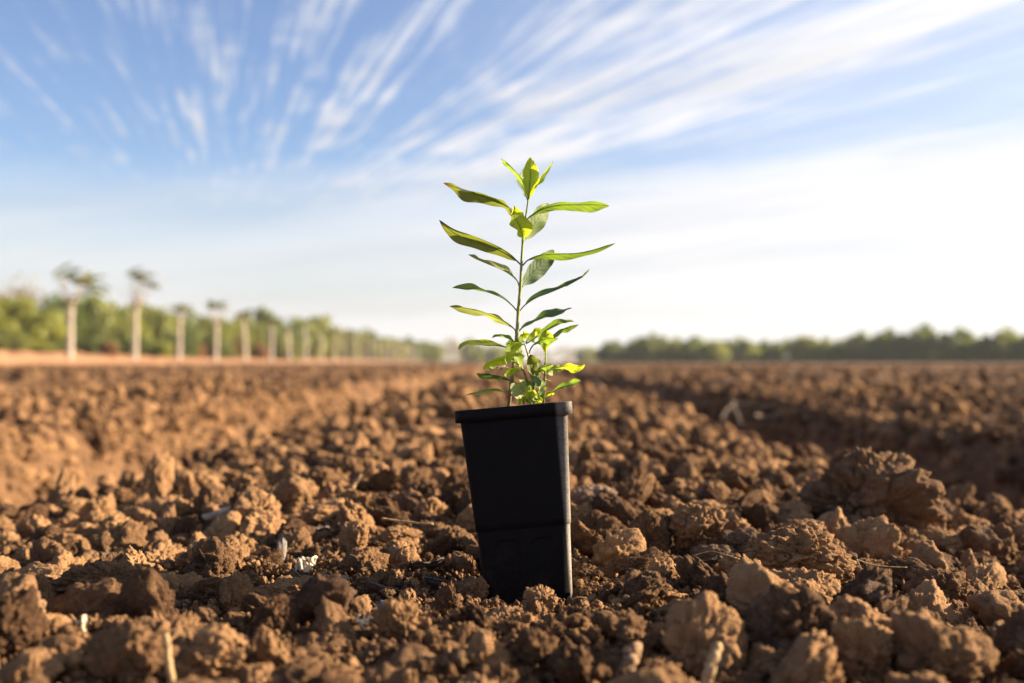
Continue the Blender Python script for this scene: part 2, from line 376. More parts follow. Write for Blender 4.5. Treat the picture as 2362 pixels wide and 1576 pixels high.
# hand placed clods that the photograph lets one point to: px, py of centre, distance, radius, squash xyz, kind index, sub, pale, label
BOG = 'dry soil clods on the ploughed bed'
named = [
    (1978, 1156, .88, .053, (1.08, .9, .98), 8, 6, 0, 'biggest crumbly brown clod, sloping like a boulder near the right edge of the bed'),
    (1492, 1262, .63, .0175, (.85, .8, 1.05), 8, 6, 0, 'tall pointed brown clod standing just right of the pot'),
    (1600, 1205, .74, .0225, (1, .9, .95), 7, 6, 0, 'blocky cracked clod behind and right of the tall pointed clod'),
    (1705, 1225, .72, .0170, (1.1, .9, .7), 0, 6, 1, 'pale grey angular clod beside the blocky cracked clod'),
    (1660, 1290, .62, .0150, (1.2, .9, .55), 2, 6, 1, 'pale flat crusted clod with a thin straw lying over it'),
    (1830, 1290, .60, .0290, (1.25, .9, .78), 3, 6, 0, 'broad split clod in front of the boulder-like clod'),
    (2165, 1370, .50, .0170, (1, .9, .85), 3, 5, 0, 'rounded smooth clod standing at the lower right, slightly blurred'),
    (1840, 1450, .44, .0200, (1.0, .9, .95), 7, 5, 0, 'large smooth blurred clod above the pale stick at the bottom right'),
    (2230, 1240, .74, .0115, (.8, .8, 1.1), 6, 5, 0, 'small upright clod right of the boulder-like clod'),
    (1362, 1145, .86, .0215, (1, .9, .75), 0, 6, 1, 'pale angular clod lying against the right side of the pot'),
    (1245, 1395, .475, .0095, (.9, .8, 1.05), 1, 6, 0, 'small knobbly clod standing in front of the foot of the pot'),
    (580, 1180, .98, .0270, (1, .9, .85), 3, 6, 0, 'sunlit rounded clod alone in the middle left of the bed'),
    (360, 1130, 1.12, .0260, (.75, .8, 1.1), 6, 5, 0, 'sunlit upright clod near the left shoulder of the bed'),
    (432, 1225, .86, .0145, (1, .9, .9), 1, 5, 0, 'knobbly sunlit clod below left of the rounded sunlit clod'),
    (250, 1345, .62, .0260, (1.5, .75, .6), 4, 6, 0, 'long ridge-backed clod in full sun on the left'),
    (818, 1235, .72, .0135, (.85, .8, 1.15), 8, 6, 0, 'craggy upright clod left of the pot with a notch in its side'),
    (920, 1215, .76, .0145, (1.2, .9, .75), 0, 5, 0, 'angular clod with a straw lying on its top'),
    (760, 1300, .64, .0110, (1.1, .9, .8), 1, 6, 0, 'knobbly clod right behind the white shell fragment'),
    (850, 1290, .66, .0120, (1.1, .9, .75), 5, 6, 0, 'crumbly clod between the two knobbly clods left of the pot'),
    (930, 1275, .66, .0125, (1, .9, .85), 1, 6, 0, 'knobbly clod above the dark bark flakes'),
    (1040, 1255, .66, .0135, (1, .9, .85), 0, 6, 0, 'angular clod close to the left side of the pot'),
    (480, 1525, .415, .0185, (1.3, .9, .7), 7, 6, 0, 'big blocky sunlit clod beside the upright pale twig'),
    (640, 1440, .445, .0120, (.9, .8, 1.05), 1, 6, 0, 'knobbly sunlit clod standing on its end above the bottom edge'),
    (920, 1440, .45, .0125, (.9, .8, 1.0), 5, 6, 0, 'crumbly sunlit clod right of the white shell ring'),
    (1035, 1400, .46, .0105, (.75, .7, 1.2), 8, 6, 0, 'craggy finger-like clod left of the foot of the pot'),
    (1095, 1365, .48, .0100, (1, .8, .8), 1, 5, 0, 'knobbly clod leaning on the craggy finger-like clod'),
    (545, 1380, .47, .0105, (.8, .7, 1.35), 3, 5, 0, 'dark shaded upright clod in the shadow left of the pot'),
    (30, 1450, .44, .0170, (.9, .8, 1.1), 3, 5, 0, 'dark blurred clod cut by the left edge of the frame'),
    (310, 1530, .40, .0150, (1.1, .8, 1.0), 7, 5, 0, 'grey smooth-faced clod in shade left of the upright pale twig'),
    (700, 1375, .52, .0190, (1.3, .8, .65), 5, 6, 0, 'broad dark clod in the shadow below the white shell fragment'),
    (785, 1000, 1.55, .0260, (1.1, .9, .8), 0, 5, 0, 'dark-faced clod against the blurred soil behind, left of the pot'),
    (1350, 1330, .53, .0100, (1, .9, .8), 5, 5, 0, 'crumbly clod at the right foot of the pot'),
]
def ground_z(x, y): return float(base_height(np.array([x]), np.array([y]))[0])
def settle(px, py, Yd, lift):
    p = at(px, py, Yd)
    for _ in range(10): p = at(px, py, p.y * .5 + .5 * min(max((CAM_Z - ground_z(p.x, p.y) - lift) * F / (py - HOR), Yd * .75), Yd * 1.3))
    return p
used = []
for i, (px, py, Yd, r, shp, kd, sub, pale, lab) in enumerate(named):
    p = at(px, py, Yd)
    if i and Yd < .7:                       # rest the clod on the soil along the same line of sight
        for _ in range(8):
            Yn = (CAM_Z - (ground_z(p.x, p.y) + r * shp[2] * .55)) * F / (py - HOR); Yn = min(max(Yn, Yd * .8), Yd * 1.25); p = at(px, py, p.y * .5 + Yn * .5)
        r *= p.y / Yd
    me = clod_mesh('soil_clod', 700 + i, sub if sub < 6 else (6 if r > .02 or Yd < .65 else 5), CLOD_PALE if pale else (SOIL if i else CLOD_SUNNY), shp, KINDS[kd][2] * .55, *KINDS[kd][3:5])
    o = link('soil_clod', me, label=lab, category='soil clod', group=BOG)
    bz = float(base_height(np.array([p.x]), np.array([p.y]))[0])
    z = min(p.z, bz + r * shp[2] * .8) if i else p.z
    z = max(z, bz + r * .1)
    o.location = (p.x, p.y, z); o.scale = (r,) * 3; o.rotation_euler = (0, 0, rnd.uniform(-.5, .5))
    used.append((p.x, p.y, r * 1.05))

# keep the spots of the small finds (chips, shells, flakes) clear of loose clods
for (px, py, Yd, rc) in [(650, 1267, .60, .010), (710, 1303, .60, .012), (775, 1335, .56, .010), (985, 1308, .60, .013), (1005, 1345, .57, .010), (880, 1362, .52, .012), (842, 1438, .455, .007), (190, 1440, .47, .006),
                         (878, 1396, .475, .007), (700, 1348, .50, .012), (1650, 1290, .585, .010), (2040, 1306, .56, .012), (2000, 1330, .555, .010), (940, 1203, .70, .008), (735, 1220, .80, .010)]:
    p = settle(px, py, Yd, .006)
    for q in range(4): used.append((p.x * (1 - .045 * q), p.y - .022 * q, rc))
# scattered clods: position, radius
def scatter(n, dmin, dmax, rlo, rhi, power, halfang=R(36), seed=1, sink=.15):
    r_ = np.random.default_rng(seed)
    a = r_.uniform(-halfang, halfang, n); dd = np.sqrt(r_.uniform(dmin ** 2, dmax ** 2, n))
    x, y = dd * np.sin(a), dd * np.cos(a)
    u = r_.uniform(0, 1, n); rr = rlo * (rhi / rlo) ** (u ** power)
    return x, y, rr
def drop(x, y, rr, grid=None, room=.80):
    """dart throwing, big ones first; returns indices kept"""
    order = np.argsort(-rr); cell = {}; keep = []; cs = max(rr.max() * 2, 1e-4)
    for (ux, uy, ur) in used: cell.setdefault((int(ux // cs), int(uy // cs)), []).append((ux, uy, ur))
    for i in order:
        cx, cy = int(x[i] // cs), int(y[i] // cs); ok = True
        for a in (-1, 0, 1):
            for b in (-1, 0, 1):
                for (qx, qy, qr) in cell.get((cx + a, cy + b), ()):
                    if (qx - x[i]) ** 2 + (qy - y[i]) ** 2 < (room * (qr + rr[i])) ** 2: ok = False; break
                if not ok: break
            if not ok: break
        if ok: keep.append(i); cell.setdefault((cx, cy), []).append((x[i], y[i], rr[i]))
    return np.array(keep)
def in_pot(x, y, r): return (np.abs(x - .008) < .031 + r) & (np.abs(y - .621) < .034 + r)
x, y, rr = scatter(40000, .24, 1.75, .0033, .0215, 2.9, seed=3)
ok = ~in_pot(x, y, rr * .8) & ~((y < .31) & (rr > .013)) & ~((np.abs(x - .008) < .055) & (y > .40) & (y < .60) & (rr > np.where(y > .54, .0045, np.where(y > .48, .0085, .0125)))); x, y, rr = x[ok], y[ok], rr[ok]
# the scraped hollow at the left holds only small crumbs
hol = (((x + .17) / .10) ** 2 + ((y - .545) / .035) ** 2 < 1) & (rr > .006); x, y, rr = x[~hol], y[~hol], rr[~hol]
k = drop(x, y, rr, room=.78); x, y, rr = x[k], y[k], rr[k]
z = base_height(x, y) + rr * rng.uniform(.05, .55, len(x))
rot = rng.uniform(-3.14, 3.14, (len(x), 3)) * np.array([.35, .35, 1])
sx = rng.uniform(.8, 1.25, (len(x), 3))
px, py = 1181 + x / y * F, HOR - (z - CAM_Z) / y * F
show = rr / y * F * ((px > -40) & (px < 2400) & (py < 1620))
order = np.argsort(-show)
N_IND = 262
ind, rest = order[:N_IND], order[N_IND:]
# ---- labels by place
def zone(px, py):
    row = 0 if py > 1500 else 1 if py > 1415 else 2 if py > 1330 else 3 if py > 1250 else 4 if py > 1170 else 5 if py > 1090 else 6
    colb = [170, 360, 560, 780, 960, 1100, 1330, 1520, 1720, 1930, 2150]
    c = sum(px > b for b in colb)
    return row, c
ROWS = ['along the bottom edge', 'in the blurred foreground', "level with the pot's foot", "just behind the pot's foot", "level with the pot's step", "level with the pot's middle", "level with the pot's top"]
COLS = ['at the far left', 'near the left edge', 'below the second palm', 'left of the grey chip', 'in line with the white shell', 'close left of the pot', 'in line with the pot',
        'close right of the pot', 'around the pale flat clod', 'left of the boulder-like clod', 'in line with the boulder-like clod', 'at the far right']
ORD = ['largest', 'second largest', 'third largest', 'fourth largest', 'fifth largest', 'sixth largest', 'seventh largest', 'eighth largest', 'ninth largest', 'tenth largest', 'eleventh largest', 'twelfth largest']
count = {}
for i in ind:
    kd = int(rng.integers(0, len(KINDS)))
    rw, cl = zone(px[i], py[i]); c = count.get((rw, cl), 0); count[(rw, cl)] = c + 1
    o = link('soil_clod', HI[kd] if rr[i] / y[i] > .009 else MID[kd % len(MID)], category='soil clod', group=BOG)
    adj = KINDS[kd][0] if rr[i] / y[i] > .009 else KINDS[kd % len(MID)][0]
    o['label'] = f"{ORD[min(c, 11)]} {adj} clod {ROWS[rw]}, {COLS[cl]}"
    o.location = (x[i], y[i], z[i]); o.rotation_euler = rot[i]; o.scale = sx[i] * rr[i]

def scatter_nodes(name, x, y, z, rr, rot, sc3, sources, label):
    """one object of loose clods: every point carries one of the source clods"""
    n = len(x)
    me = bpy.data.meshes.new(name); me.vertices.add(n); me.vertices.foreach_set('co', np.stack([x, y, z], 1).astype(np.float32).ravel())
    for nm, typ, dat in (('rot', 'FLOAT_VECTOR', rot), ('scl', 'FLOAT_VECTOR', sc3 * rr[:, None])):
        a = me.attributes.new(nm, typ, 'POINT'); a.data.foreach_set('vector', dat.astype(np.float32).ravel())
    a = me.attributes.new('idx', 'INT', 'POINT'); a.data.foreach_set('value', rng.integers(0, len(sources), n).astype(np.int32))
    o = link(name, me, kind='stuff', label=label)
    g = bpy.data.node_groups.new(name, 'GeometryNodeTree')
    g.interface.new_socket('Geometry', in_out='INPUT', socket_type='NodeSocketGeometry')
    g.interface.new_socket('Geometry', in_out='OUTPUT', socket_type='NodeSocketGeometry')
    gi, go = g.nodes.new('NodeGroupInput'), g.nodes.new('NodeGroupOutput')
    j = g.nodes.new('GeometryNodeJoinGeometry')
    for s in sources:
        oi = g.nodes.new('GeometryNodeObjectInfo'); oi.inputs['Object'].default_value = s; oi.inputs['As Instance'].default_value = True; oi.transform_space = 'ORIGINAL'
        g.links.new(oi.outputs['Geometry'], j.inputs[0])
    iop = g.nodes.new('GeometryNodeInstanceOnPoints'); iop.inputs['Pick Instance'].default_value = True
    g.links.new(gi.outputs[0], iop.inputs['Points']); g.links.new(j.outputs[0], iop.inputs['Instance'])
    def attr(nm, typ):
        q = g.nodes.new('GeometryNodeInputNamedAttribute'); q.data_type = typ; q.inputs['Name'].default_value = nm
        return q.outputs['Attribute']
    e2r = g.nodes.new('FunctionNodeEulerToRotation'); g.links.new(attr('rot', 'FLOAT_VECTOR'), e2r.inputs[0])
    g.links.new(attr('idx', 'INT'), iop.inputs['Instance Index']); g.links.new(e2r.outputs[0], iop.inputs['Rotation'])
    g.links.new(attr('scl', 'FLOAT_VECTOR'), iop.inputs['Scale']); g.links.new(iop.outputs[0], go.inputs[0])
    md = o.modifiers.new('scatter', 'NODES'); md.node_group = g
    return o
# source clods are themselves real clods lying on the bed
def source(meshes, spots):
    out = []
    for me, (px, py, Yd, r, lab) in zip(meshes, spots):
        p = at(px, py, Yd); bz = float(base_height(np.array([p.x]), np.array([p.y]))[0])
        o = link('soil_clod', me, label=lab, category='soil clod', group=BOG); o.location = (p.x, p.y, bz + r * .4); o.scale = (r,) * 3; out.append(o)
    return out
by_mesh = {}
for o in COL.objects:
    if o.name.startswith('soil_clod'): by_mesh.setdefault(o.data.name, o)
hi_src = [by_mesh[q.name] for q in HI if q.name in by_mesh]
mid_src = source(MID, [(120 + 300 * q, 1245 + (q * 37) % 60, .74 + .02 * q, .006, f"small {KINDS[q][0]} lump of soil {s}") for q, s in enumerate(
    ['in the sunlit patch near the left edge', 'beyond the long ridge-backed clod', 'beside the craggy upright clod', 'close to the left wall of the pot', 'right of the pot behind the tall pointed clod', 'beside the pale grey angular clod', 'right below the boulder-like clod'])])
lo_src = source(LO, [(220 + 420 * q, 1400 - (q * 31) % 50, .56 + .01 * q, .004, f"tiny {KINDS[q][0]} crumb of soil {s}") for q, s in enumerate(
    ['in the scraped sunlit hollow at the left', 'beside the broad dark shaded clod', 'by the left foot of the pot', 'between the pot and the broad split clod', 'below the boulder-like clod'])])
far_src = source(FAR, [(300 + 60 * q, 1035 + 9 * q, 2.6, .030, f"{KINDS[q][0]} clod {s}") for q, s in enumerate(
    ['fallen into the left furrow, leftmost of a row of six', 'second from the left in a row of six in the left furrow', 'third from the left in a row of six in the left furrow', 'third from the right in a row of six in the left furrow', 'second from the right in a row of six in the left furrow', 'rightmost in a row of six in the left furrow'])])

nearm = rr[rest] / y[rest] > .011
scatter_nodes('loose_clods', x[rest], y[rest], z[rest], rr[rest], rot[rest], sx[rest], hi_src, 'loose brown clods covering the bed around the pot')
def simple(n, dmin, dmax, rlo, rhi, power, seed, ha=R(36), lift=(.0, .4), room=None):
    x, y, rr = scatter(n, dmin, dmax, rlo, rhi, power, ha, seed)
    ok = ~in_pot(x, y, rr * .5); x, y, rr = x[ok], y[ok], rr[ok]
    if room:
        k = drop(x, y, rr, room=room); x, y, rr = x[k], y[k], rr[k]
    z = base_height(x, y) + rr * rng.uniform(*lift, len(x))
    return x, y, z, rr, rng.uniform(-3.14, 3.14, (len(x), 3)) * (np.array([.14, .14, 1]) if dmax > 1.5 else 1), rng.uniform(.75, 1.2, (len(x), 3))
scatter_nodes('loose_crumbs', *simple(26000, .22, 1.3, .0016, .0045, 1.6, 5, lift=(.2, 2.2)), mid_src, 'small crumbs of dry soil between the clods')
scatter_nodes('soil_crumbs', *simple(42000, .28, 1.0, .0007, .0018, 1.2, 6, lift=(.5, 5)), lo_src, 'tiny soil crumbs strewn between the clods')
scatter_nodes('bed_clods', *simple(60000, 1.6, 6.0, .006, .036, 3.6, 8, lift=(-.3, .5), room=.6), mid_src, 'clods on the beds and in the furrows a few steps away')
fc = simple(42000, 1.0, 7.0, .005, .026, 2.6, 18, lift=(-.1, .6), room=.55)
fs = (np.abs(np.abs(fc[0]) - .88) < .38)
scatter_nodes('furrow_clods', *[q[fs] for q in fc], mid_src, 'broken clods on the sloping sides of the two furrows')
xf = simple(40000, 5.5, 34, .018, .070, 2.6, 9, lift=(-.35, .45), room=.6)
selx = xf[0] > -21.5
scatter_nodes('field_clods', *[q[selx] for q in xf], far_src, 'clods far out on the ploughed field')

# ---------------------------------------------------------------- pot
m, t = material('black_plastic')
P = t.node('ShaderNodeNewGeometry').outputs['Position']; OC = t.node('ShaderNodeTexCoord').outputs['Object']; ox, oy, oz = t.sep(OC)
dust = t.m('MULTIPLY', t.rng(t.noise(P, 260, 5, .7), .50, .78), t.rng(oz, .075, .0, .08, 1.0))
spk = t.rng(t.voro(P, 260), .10, .04, 0, .5)
scr = t.rng(t.noise(t.xyz(t.m('MULTIPLY', ox, 900), oy, t.m('MULTIPLY', oz, 30)), 1.0, 3, .6), .62, .8, 0, .22)
smear = t.m('MULTIPLY', t.rng(t.noise(P, 75, 5, .7), .50, .68), t.rng(oz, .060, .004))
f = t.m('ADD', t.m('MULTIPLY', t.m('MAXIMUM', dust, smear), .42), t.m('ADD', t.m('MULTIPLY', scr, .40), t.m('MULTIPLY', spk, .35)), clamp=True)
side_sunlit = t.m('MULTIPLY', t.rng(ox, .0235, .0262), t.rng(t.noise(P, 700, 4, .7), .3, .6, .5, 1.0))  # pale tone on the right face, its sunlit strip painted into the colour
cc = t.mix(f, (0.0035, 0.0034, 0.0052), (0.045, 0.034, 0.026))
cc = t.mix(t.m('MULTIPLY', side_sunlit, t.rng(oz, .12, .03, .35, .8)), cc, (.34, .31, .28))
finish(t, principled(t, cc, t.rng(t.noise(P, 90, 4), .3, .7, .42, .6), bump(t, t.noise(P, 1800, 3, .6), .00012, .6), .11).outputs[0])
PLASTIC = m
def rsq(h, r, n=26, k=8):
    """rounded square, half size h, corner radius r: points counter-clockwise plus side parameter"""
    pts = []
    for s in range(4):
        c, q = math.cos(s * math.pi / 2), math.sin(s * math.pi / 2)
        for i in range(n):
            tt = -1 + 2 * i / n; X_, Y_ = (h - r) * tt, -h
            pts.append((c * X_ - q * Y_, q * X_ + c * Y_, s, tt))
        for i in range(k):
            a = -math.pi / 2 + (math.pi / 2) * i / k; X_, Y_ = h - r + r * math.cos(a), -(h - r) + r * math.sin(a)
            pts.append((c * X_ - q * Y_, q * X_ + c * Y_, s, 1.0))
    return pts
def loft(rings, detail=None):
    """rings: (z, half, radius)"""
    v, uv = [], []
    for (z_, h, r) in rings:
        for (X_, Y_, s, tt) in rsq(h, r):
            dd = detail(s, tt, z_) if detail else 0
            k = 1 - dd / max(h, 1e-4)
            v.append((X_ * k, Y_ * k, z_)); uv.append((tt, z_))
    n = len(v) // len(rings); f = []
    for i in range(len(rings) - 1):
        for j in range(n): f.append((i * n + j, i * n + (j + 1) % n, (i + 1) * n + (j + 1) % n, (i + 1) * n + j))
    return np.array(v), np.array(f), n
ZT = 0.1265
def pdetail(s, tt, z_):
    if z_ > .0535: return 0.00022 * (1 if abs(abs(tt) - .62) < .05 else 0)
    # two arched panels pressed into the foot of every side
    c = abs(tt) - .50; u = abs(c) / .37; topz = .046 - .010 * max(0, u - .55) ** 1.5 * 3
    inside = (u < 1) and (z_ < topz)
    return 0.0008 if inside else 0.0
rings = []
for i in range(46):
    z_ = .053 * i / 45; rings.append((z_, .0250 + (.0278 - .0250) * i / 45, .0062))
rings += [(.0534, .0278, .0062), (.0537, .02815, .0050)]
for i in range(1, 16): rings.append((.0537 + (.119 - .0537) * i / 15, .02815 + (.0316 - .02815) * i / 15, .0036))
v, f, n = loft(rings, pdetail)
ring_in = [(.119, .0306, .0030), (.06, .0278, .003), (.004, .0243, .005)]
v2, f2, _ = loft(ring_in)
A1 = Acc(); A1.add(v, f); A1.add(v2, f2[:, ::-1])
vb = np.array([(a, b, 0.0008) for a, b, _, _ in rsq(.0250, .0062)] + [(0, 0, .0008)]); nb = len(vb) - 1
A1.add(vb, np.array([(nb, (j + 2) % nb, (j + 1) % nb, j) for j in range(0, nb, 2)]))
prot = Euler((R(-3.0), R(-4.9), R(1.2)), 'XYZ')
foot = at(1224, 1431, .592); foot.y = .6215; foot.z -= .0012
pot = empty('plant_pot', foot, 'square black plastic tube pot holding the seedling, leaning slightly left on the soil', 'plant pot')
pot.rotation_euler = prot; pot.scale = (1.02, 1.02, 1.0)
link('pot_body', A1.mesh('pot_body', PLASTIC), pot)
def seams(s, tt, z_): return -0.00018 if (abs(tt + .33) < .03 or abs(tt - .32) < .03) else 0
rim = [(.1190, .0318, .0036), (.1190, .0340, .0050), (.1194, .0346, .0052), (.1225, .0347, .0053), (.1258, .0348, .0053), (.1264, .0346, .0052), (.1266, .0343, .005), (.1262, .0336, .0045), (.1250, .0332, .004), (.1190, .0307, .0032), (.1190, .0318, .0036)]
v, f, n = loft(rim, seams)
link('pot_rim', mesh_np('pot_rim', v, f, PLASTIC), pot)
# potting soil
pm = Matrix.Translation(foot) @ prot.to_matrix().to_4x4()
nn_ = 40; gx, gy = np.meshgrid(np.linspace(-.0302, .0302, nn_), np.linspace(-.0302, .0302, nn_)); gx, gy = gx.ravel(), gy.ravel()
gz = .1165 + .0022 * nodules(np.stack([gx / .004, gy / .004, gx * 0 + 3.3], 1)) + .001 * fbm(np.stack([gx / .01, gy / .01, gx * 0], 1))
q = np.array([(j * nn_ + i, j * nn_ + i + 1, (j + 1) * nn_ + i + 1, (j + 1) * nn_ + i) for j in range(nn_ - 1) for i in range(nn_ - 1)])
me = mesh_np('potting_soil', np.stack([gx, gy, gz], 1), q, soil_material('potting_mix', (.03, .02, .012), (.09, .055, .03)))
me.transform(pm)
link('potting_soil', me, kind='stuff', label='dark potting soil filling the black pot')

# ---------------------------------------------------------------- seedling
def leaf_material(name, face, back, glow, tip=(0.16, 0.05, 0.03), tipw=.0, trans=.5, vein=None):
    m, t = material(name)
    uvn = t.node('ShaderNodeUVMap').outputs[0]; u, v_, _ = t.sep(uvn)
    va = t.m('ABSOLUTE', t.m('SUBTRACT', v_, .5)); va = t.m('MULTIPLY', va, 2)
    P = t.node('ShaderNodeNewGeometry'); back_f = P.outputs['Backfacing']; Po = P.outputs['Position']
    side = t.m('SINE', t.m('MULTIPLY', t.m('SUBTRACT', t.m('MULTIPLY', u, 11), t.m('MULTIPLY', va, 1.7)), 6.283))
    sidev = t.rng(side, .86, 1.0); mid = t.rng(va, .11, .03)
    vv = t.m('MAXIMUM', mid, t.m('MULTIPLY', sidev, .45))
    n = t.noise(Po, 260, 4, .6); n2 = t.noise(Po, 60, 3, .6)
    c = t.mix(back_f, face, back)
    c = t.mix(t.rng(n, .35, .7, 0, .35), c, tuple(x * .62 for x in face))
    c = t.mix(t.m('MULTIPLY', vv, .7), c, vein or tuple(min(1, x * 1.6 + .05) for x in back))
    red = t.m('MULTIPLY', t.m('MAXIMUM', t.rng(u, .84, 1.0), t.rng(va, .90, 1.0, 0, .6)), tipw)
    c = t.mix(red, c, tip)
    g = t.mix(t.rng(n2, .3, .7, 0, .35), glow, tuple(x * .7 for x in glow)); g = t.mix(t.m('MULTIPLY', vv, .6), g, tuple(x * .62 for x in glow)); g = t.mix(t.rng(t.noise(Po, 900, 2), .66, .74, 0, .5), g, (.20, .14, .04)); g = t.mix(red, g, tip)
    hgt = t.m('ADD', t.m('MULTIPLY', va, 0), t.m('ADD', t.m('MULTIPLY', side, .5), t.m('MULTIPLY', n, .6)))
    b = bump(t, hgt, .00012, .7)
    p = principled(t, c, .55, b, .30)
    tr = t.node('ShaderNodeBsdfTranslucent'); t.put(tr.inputs[0], g); t.l.new(b, tr.inputs['Normal'])
    mx = t.node('ShaderNodeMixShader'); mx.inputs[0].default_value = trans
    t.l.new(p.outputs[0], mx.inputs[1]); t.l.new(tr.outputs[0], mx.inputs[2]); finish(t, mx.outputs[0]); return m
LM = {
    'g': leaf_material('leaf_green', (.080, .150, .030), (.15, .22, .07), (.36, .54, .04), tipw=.35),
    'y': leaf_material('leaf_young', (.17, .26, .025), (.24, .33, .06), (.70, .82, .035), trans=.60),
    'd': leaf_material('leaf_dark', (.042, .095, .036), (.10, .155, .075), (.16, .30, .03), tipw=.3, trans=.36),
    'm': leaf_material('leaf_mature', (.080, .095, .035), (.14, .155, .065), (.30, .36, .03), tipw=.9, trans=.38),
    'p': leaf_material('leaf_pale', (.24, .29, .11), (.30, .34, .15), (.50, .58, .10), tipw=.4, trans=.40),
    'b': leaf_material('leaf_brown', (.20, .13, .09), (.24, .17, .12), (.30, .18, .08), trans=.3),
}
m, t = material('stem'); P = t.node('ShaderNodeNewGeometry').outputs['Position']; zz = t.sep(P)[2]
cst = t.mix(t.rng(zz, .112, .175), (.13, .085, .035), (.20, .25, .04)); cst = t.mix(t.rng(t.noise(P, 500, 3), .4, .7, 0, .4), cst, (.30, .24, .07))
p = principled(t, cst, .45, bump(t, t.noise(t.xyz(t.m('MULTIPLY', t.sep(P)[0], 900), t.m('MULTIPLY', t.sep(P)[1], 900), t.m('MULTIPLY', zz, 90)), 1.0, 3), .0002, .7), .4)
p.inputs['Subsurface Weight'].default_value = .15; p.inputs['Subsurface Radius'].default_value = (.001, .001, .0004)
finish(t, p.outputs[0]); STEM = m
Y0 = 0.617
def C1(x, y): return 980 + x / 4.896, 340 + y / 4.896
def C2(x, y): return 980 + x / 4.896, 640 + y / 4.896
def leaf(root, pts, width, apparent, mat, sgn=1, depth=0.0, d0=0.0, fold=.35, wave=.10, curl=0.0, pet=.12, twist=0.0, seed=0, peak=.5, label=None):
    """pts in photo px; width in mm; apparent = visible share of the width (sets the roll); depth = how far the tip goes away (m)"""
    n, k = 40, 9
    P2 = spline([(a, b) for a, b in pts], n); s = np.linspace(0, 1, n)
    C = np.array([at(a, b, Y0 + d0 + depth * t_)[:] for (a, b), t_ in zip(P2, s)])
    T = np.gradient(C, axis=0); T /= np.linalg.norm(T, axis=1)[:, None]
    Fv = np.array([0, -1.0, 0]) - T * (T @ np.array([0, -1.0, 0]))[:, None]; Fv /= np.linalg.norm(Fv, axis=1)[:, None]
    U_ = np.cross(T, Fv)
    roll = sgn * math.acos(max(-.99, min(.99, apparent))) + twist * (s - .5)
    N = np.cos(roll)[:, None] * Fv + np.sin(roll)[:, None] * U_
    W = np.cross(N, T)
    tt = np.clip((s - pet) / (1 - pet), 0, 1); a_ = peak / (1 - peak)
    prof = (tt ** (a_ * .95)) * (1 - tt) ** .85; prof = prof / prof.max(); hw = 1.14 * width * .0005 * (.10 * (1 - s) ** .5 + prof * .92)
    hw[-1] = 0.00008
    r_ = np.random.default_rng(seed + 50); ph = r_.uniform(0, 6.28, 4)
    verts, uv = [], []
    for i in range(n):
        for j in range(k):
            q = -1 + 2 * j / (k - 1); aq = abs(q); side = 0 if q < 0 else 1
            wob = 1.5 * wave * hw[i] * aq ** 1.6 * (math.sin(s[i] * 12 + ph[side]) + .4 * math.sin(s[i] * 25 + ph[2 + side]))
            edge = 1 + .035 * math.sin(s[i] * 24 + ph[side] * 2) * aq
            ang_ = fold * aq + curl * aq * aq
            verts.append(C[i] + W[i] * q * hw[i] * math.cos(ang_) * edge + N[i] * (hw[i] * aq * math.sin(ang_) + wob * 1.3))
            uv.append((s[i], .5 + q / 2))
    f = [(i * k + j, i * k + j + 1, (i + 1) * k + j + 1, (i + 1) * k + j) for i in range(n - 1) for j in range(k - 1)]
    A = Acc(); A.add(verts, f, uv)
    # midrib and petiole: a thin rounded cord under the blade
    pr = .00042 * (1 - s) ** .6 + .00007
    vt, ft = tube(C - N * (pr * .4)[:, None], pr * (width / 9) ** .4, 6); A.add(vt, ft, np.tile([[.3, .5]], (len(vt), 1)))
    me = A.mesh('leaf', LM[mat]); M = Matrix.Translation(-root.location); me.transform(M)
    o = link('leaf', me, root)
    if label: o['label'] = label
    return o
base = at(*C2(958, 1440), Y0)
plant = empty('seedling', base, 'young tree seedling with narrow backlit green leaves growing in the black pot', 'seedling')
def stem(pts, r0, r1, name='stem', d=(0, 0), nodes=()):
    n = 46; P2 = spline(pts, n); s = np.linspace(0, 1, n)
    C = np.array([at(a, b, Y0 + d[0] + (d[1] - d[0]) * t_)[:] for (a, b), t_ in zip(P2, s)])
    rr_ = r0 + (r1 - r0) * s
    for (nx, ny) in nodes: rr_ = rr_ * (1 + .38 * np.exp(-(((P2[:, 1] - ny) / 5.5) ** 2)))
    v, f = tube(C, rr_, 12, rough=.01); me = mesh_np(name, v, f, STEM); me.transform(Matrix.Translation(-base)); return link(name, me, plant)
G_, F_, E_, D_, C_, B_, A_n = C1(1168, 590), C1(1132, 838), C1(1108, 1050), C1(1090, 1333), C2(1078, 112), C2(1055, 375), C2(1040, 615)
stem([C2(948, 1465), C2(962, 1320), C2(985, 1120), C2(1002, 960), C2(1022, 780), A_n, B_, C_, D_], .00125, .00085, nodes=[A_n, B_, C_, (1183, 800), (1178, 880)])
stem([D_, C1(1097, 1200), E_, F_, C1(1150, 720), G_], .00085, .0005, nodes=[E_, F_], name='stem_tip')
stem([C2(1338, 1420), C2(1350, 1260), C2(1356, 1100), C2(1360, 960)], .00085, .0006, 'side_stem', (.002, .0))
stem([C2(1215, 1420), C2(1190, 1290), C2(1160, 1185), C2(1120, 1070), C2(1075, 995), C2(1005, 952)], .0008, .0005, 'side_stem', (-.004, -.008))
stem([C2(1235, 1420), C2(1232, 1260), C2(1222, 1130), C2(1205, 1000)], .0009, .0007, 'side_stem', (-.002, -.006))
stem([C2(1240, 1300), C2(1200, 1050), C2(1165, 880), C2(1130, 760)], .0007, .0005, 'side_stem', (.006, .004))
L = lambda f_, *p: [f_(*q) for q in p]
sd = 0
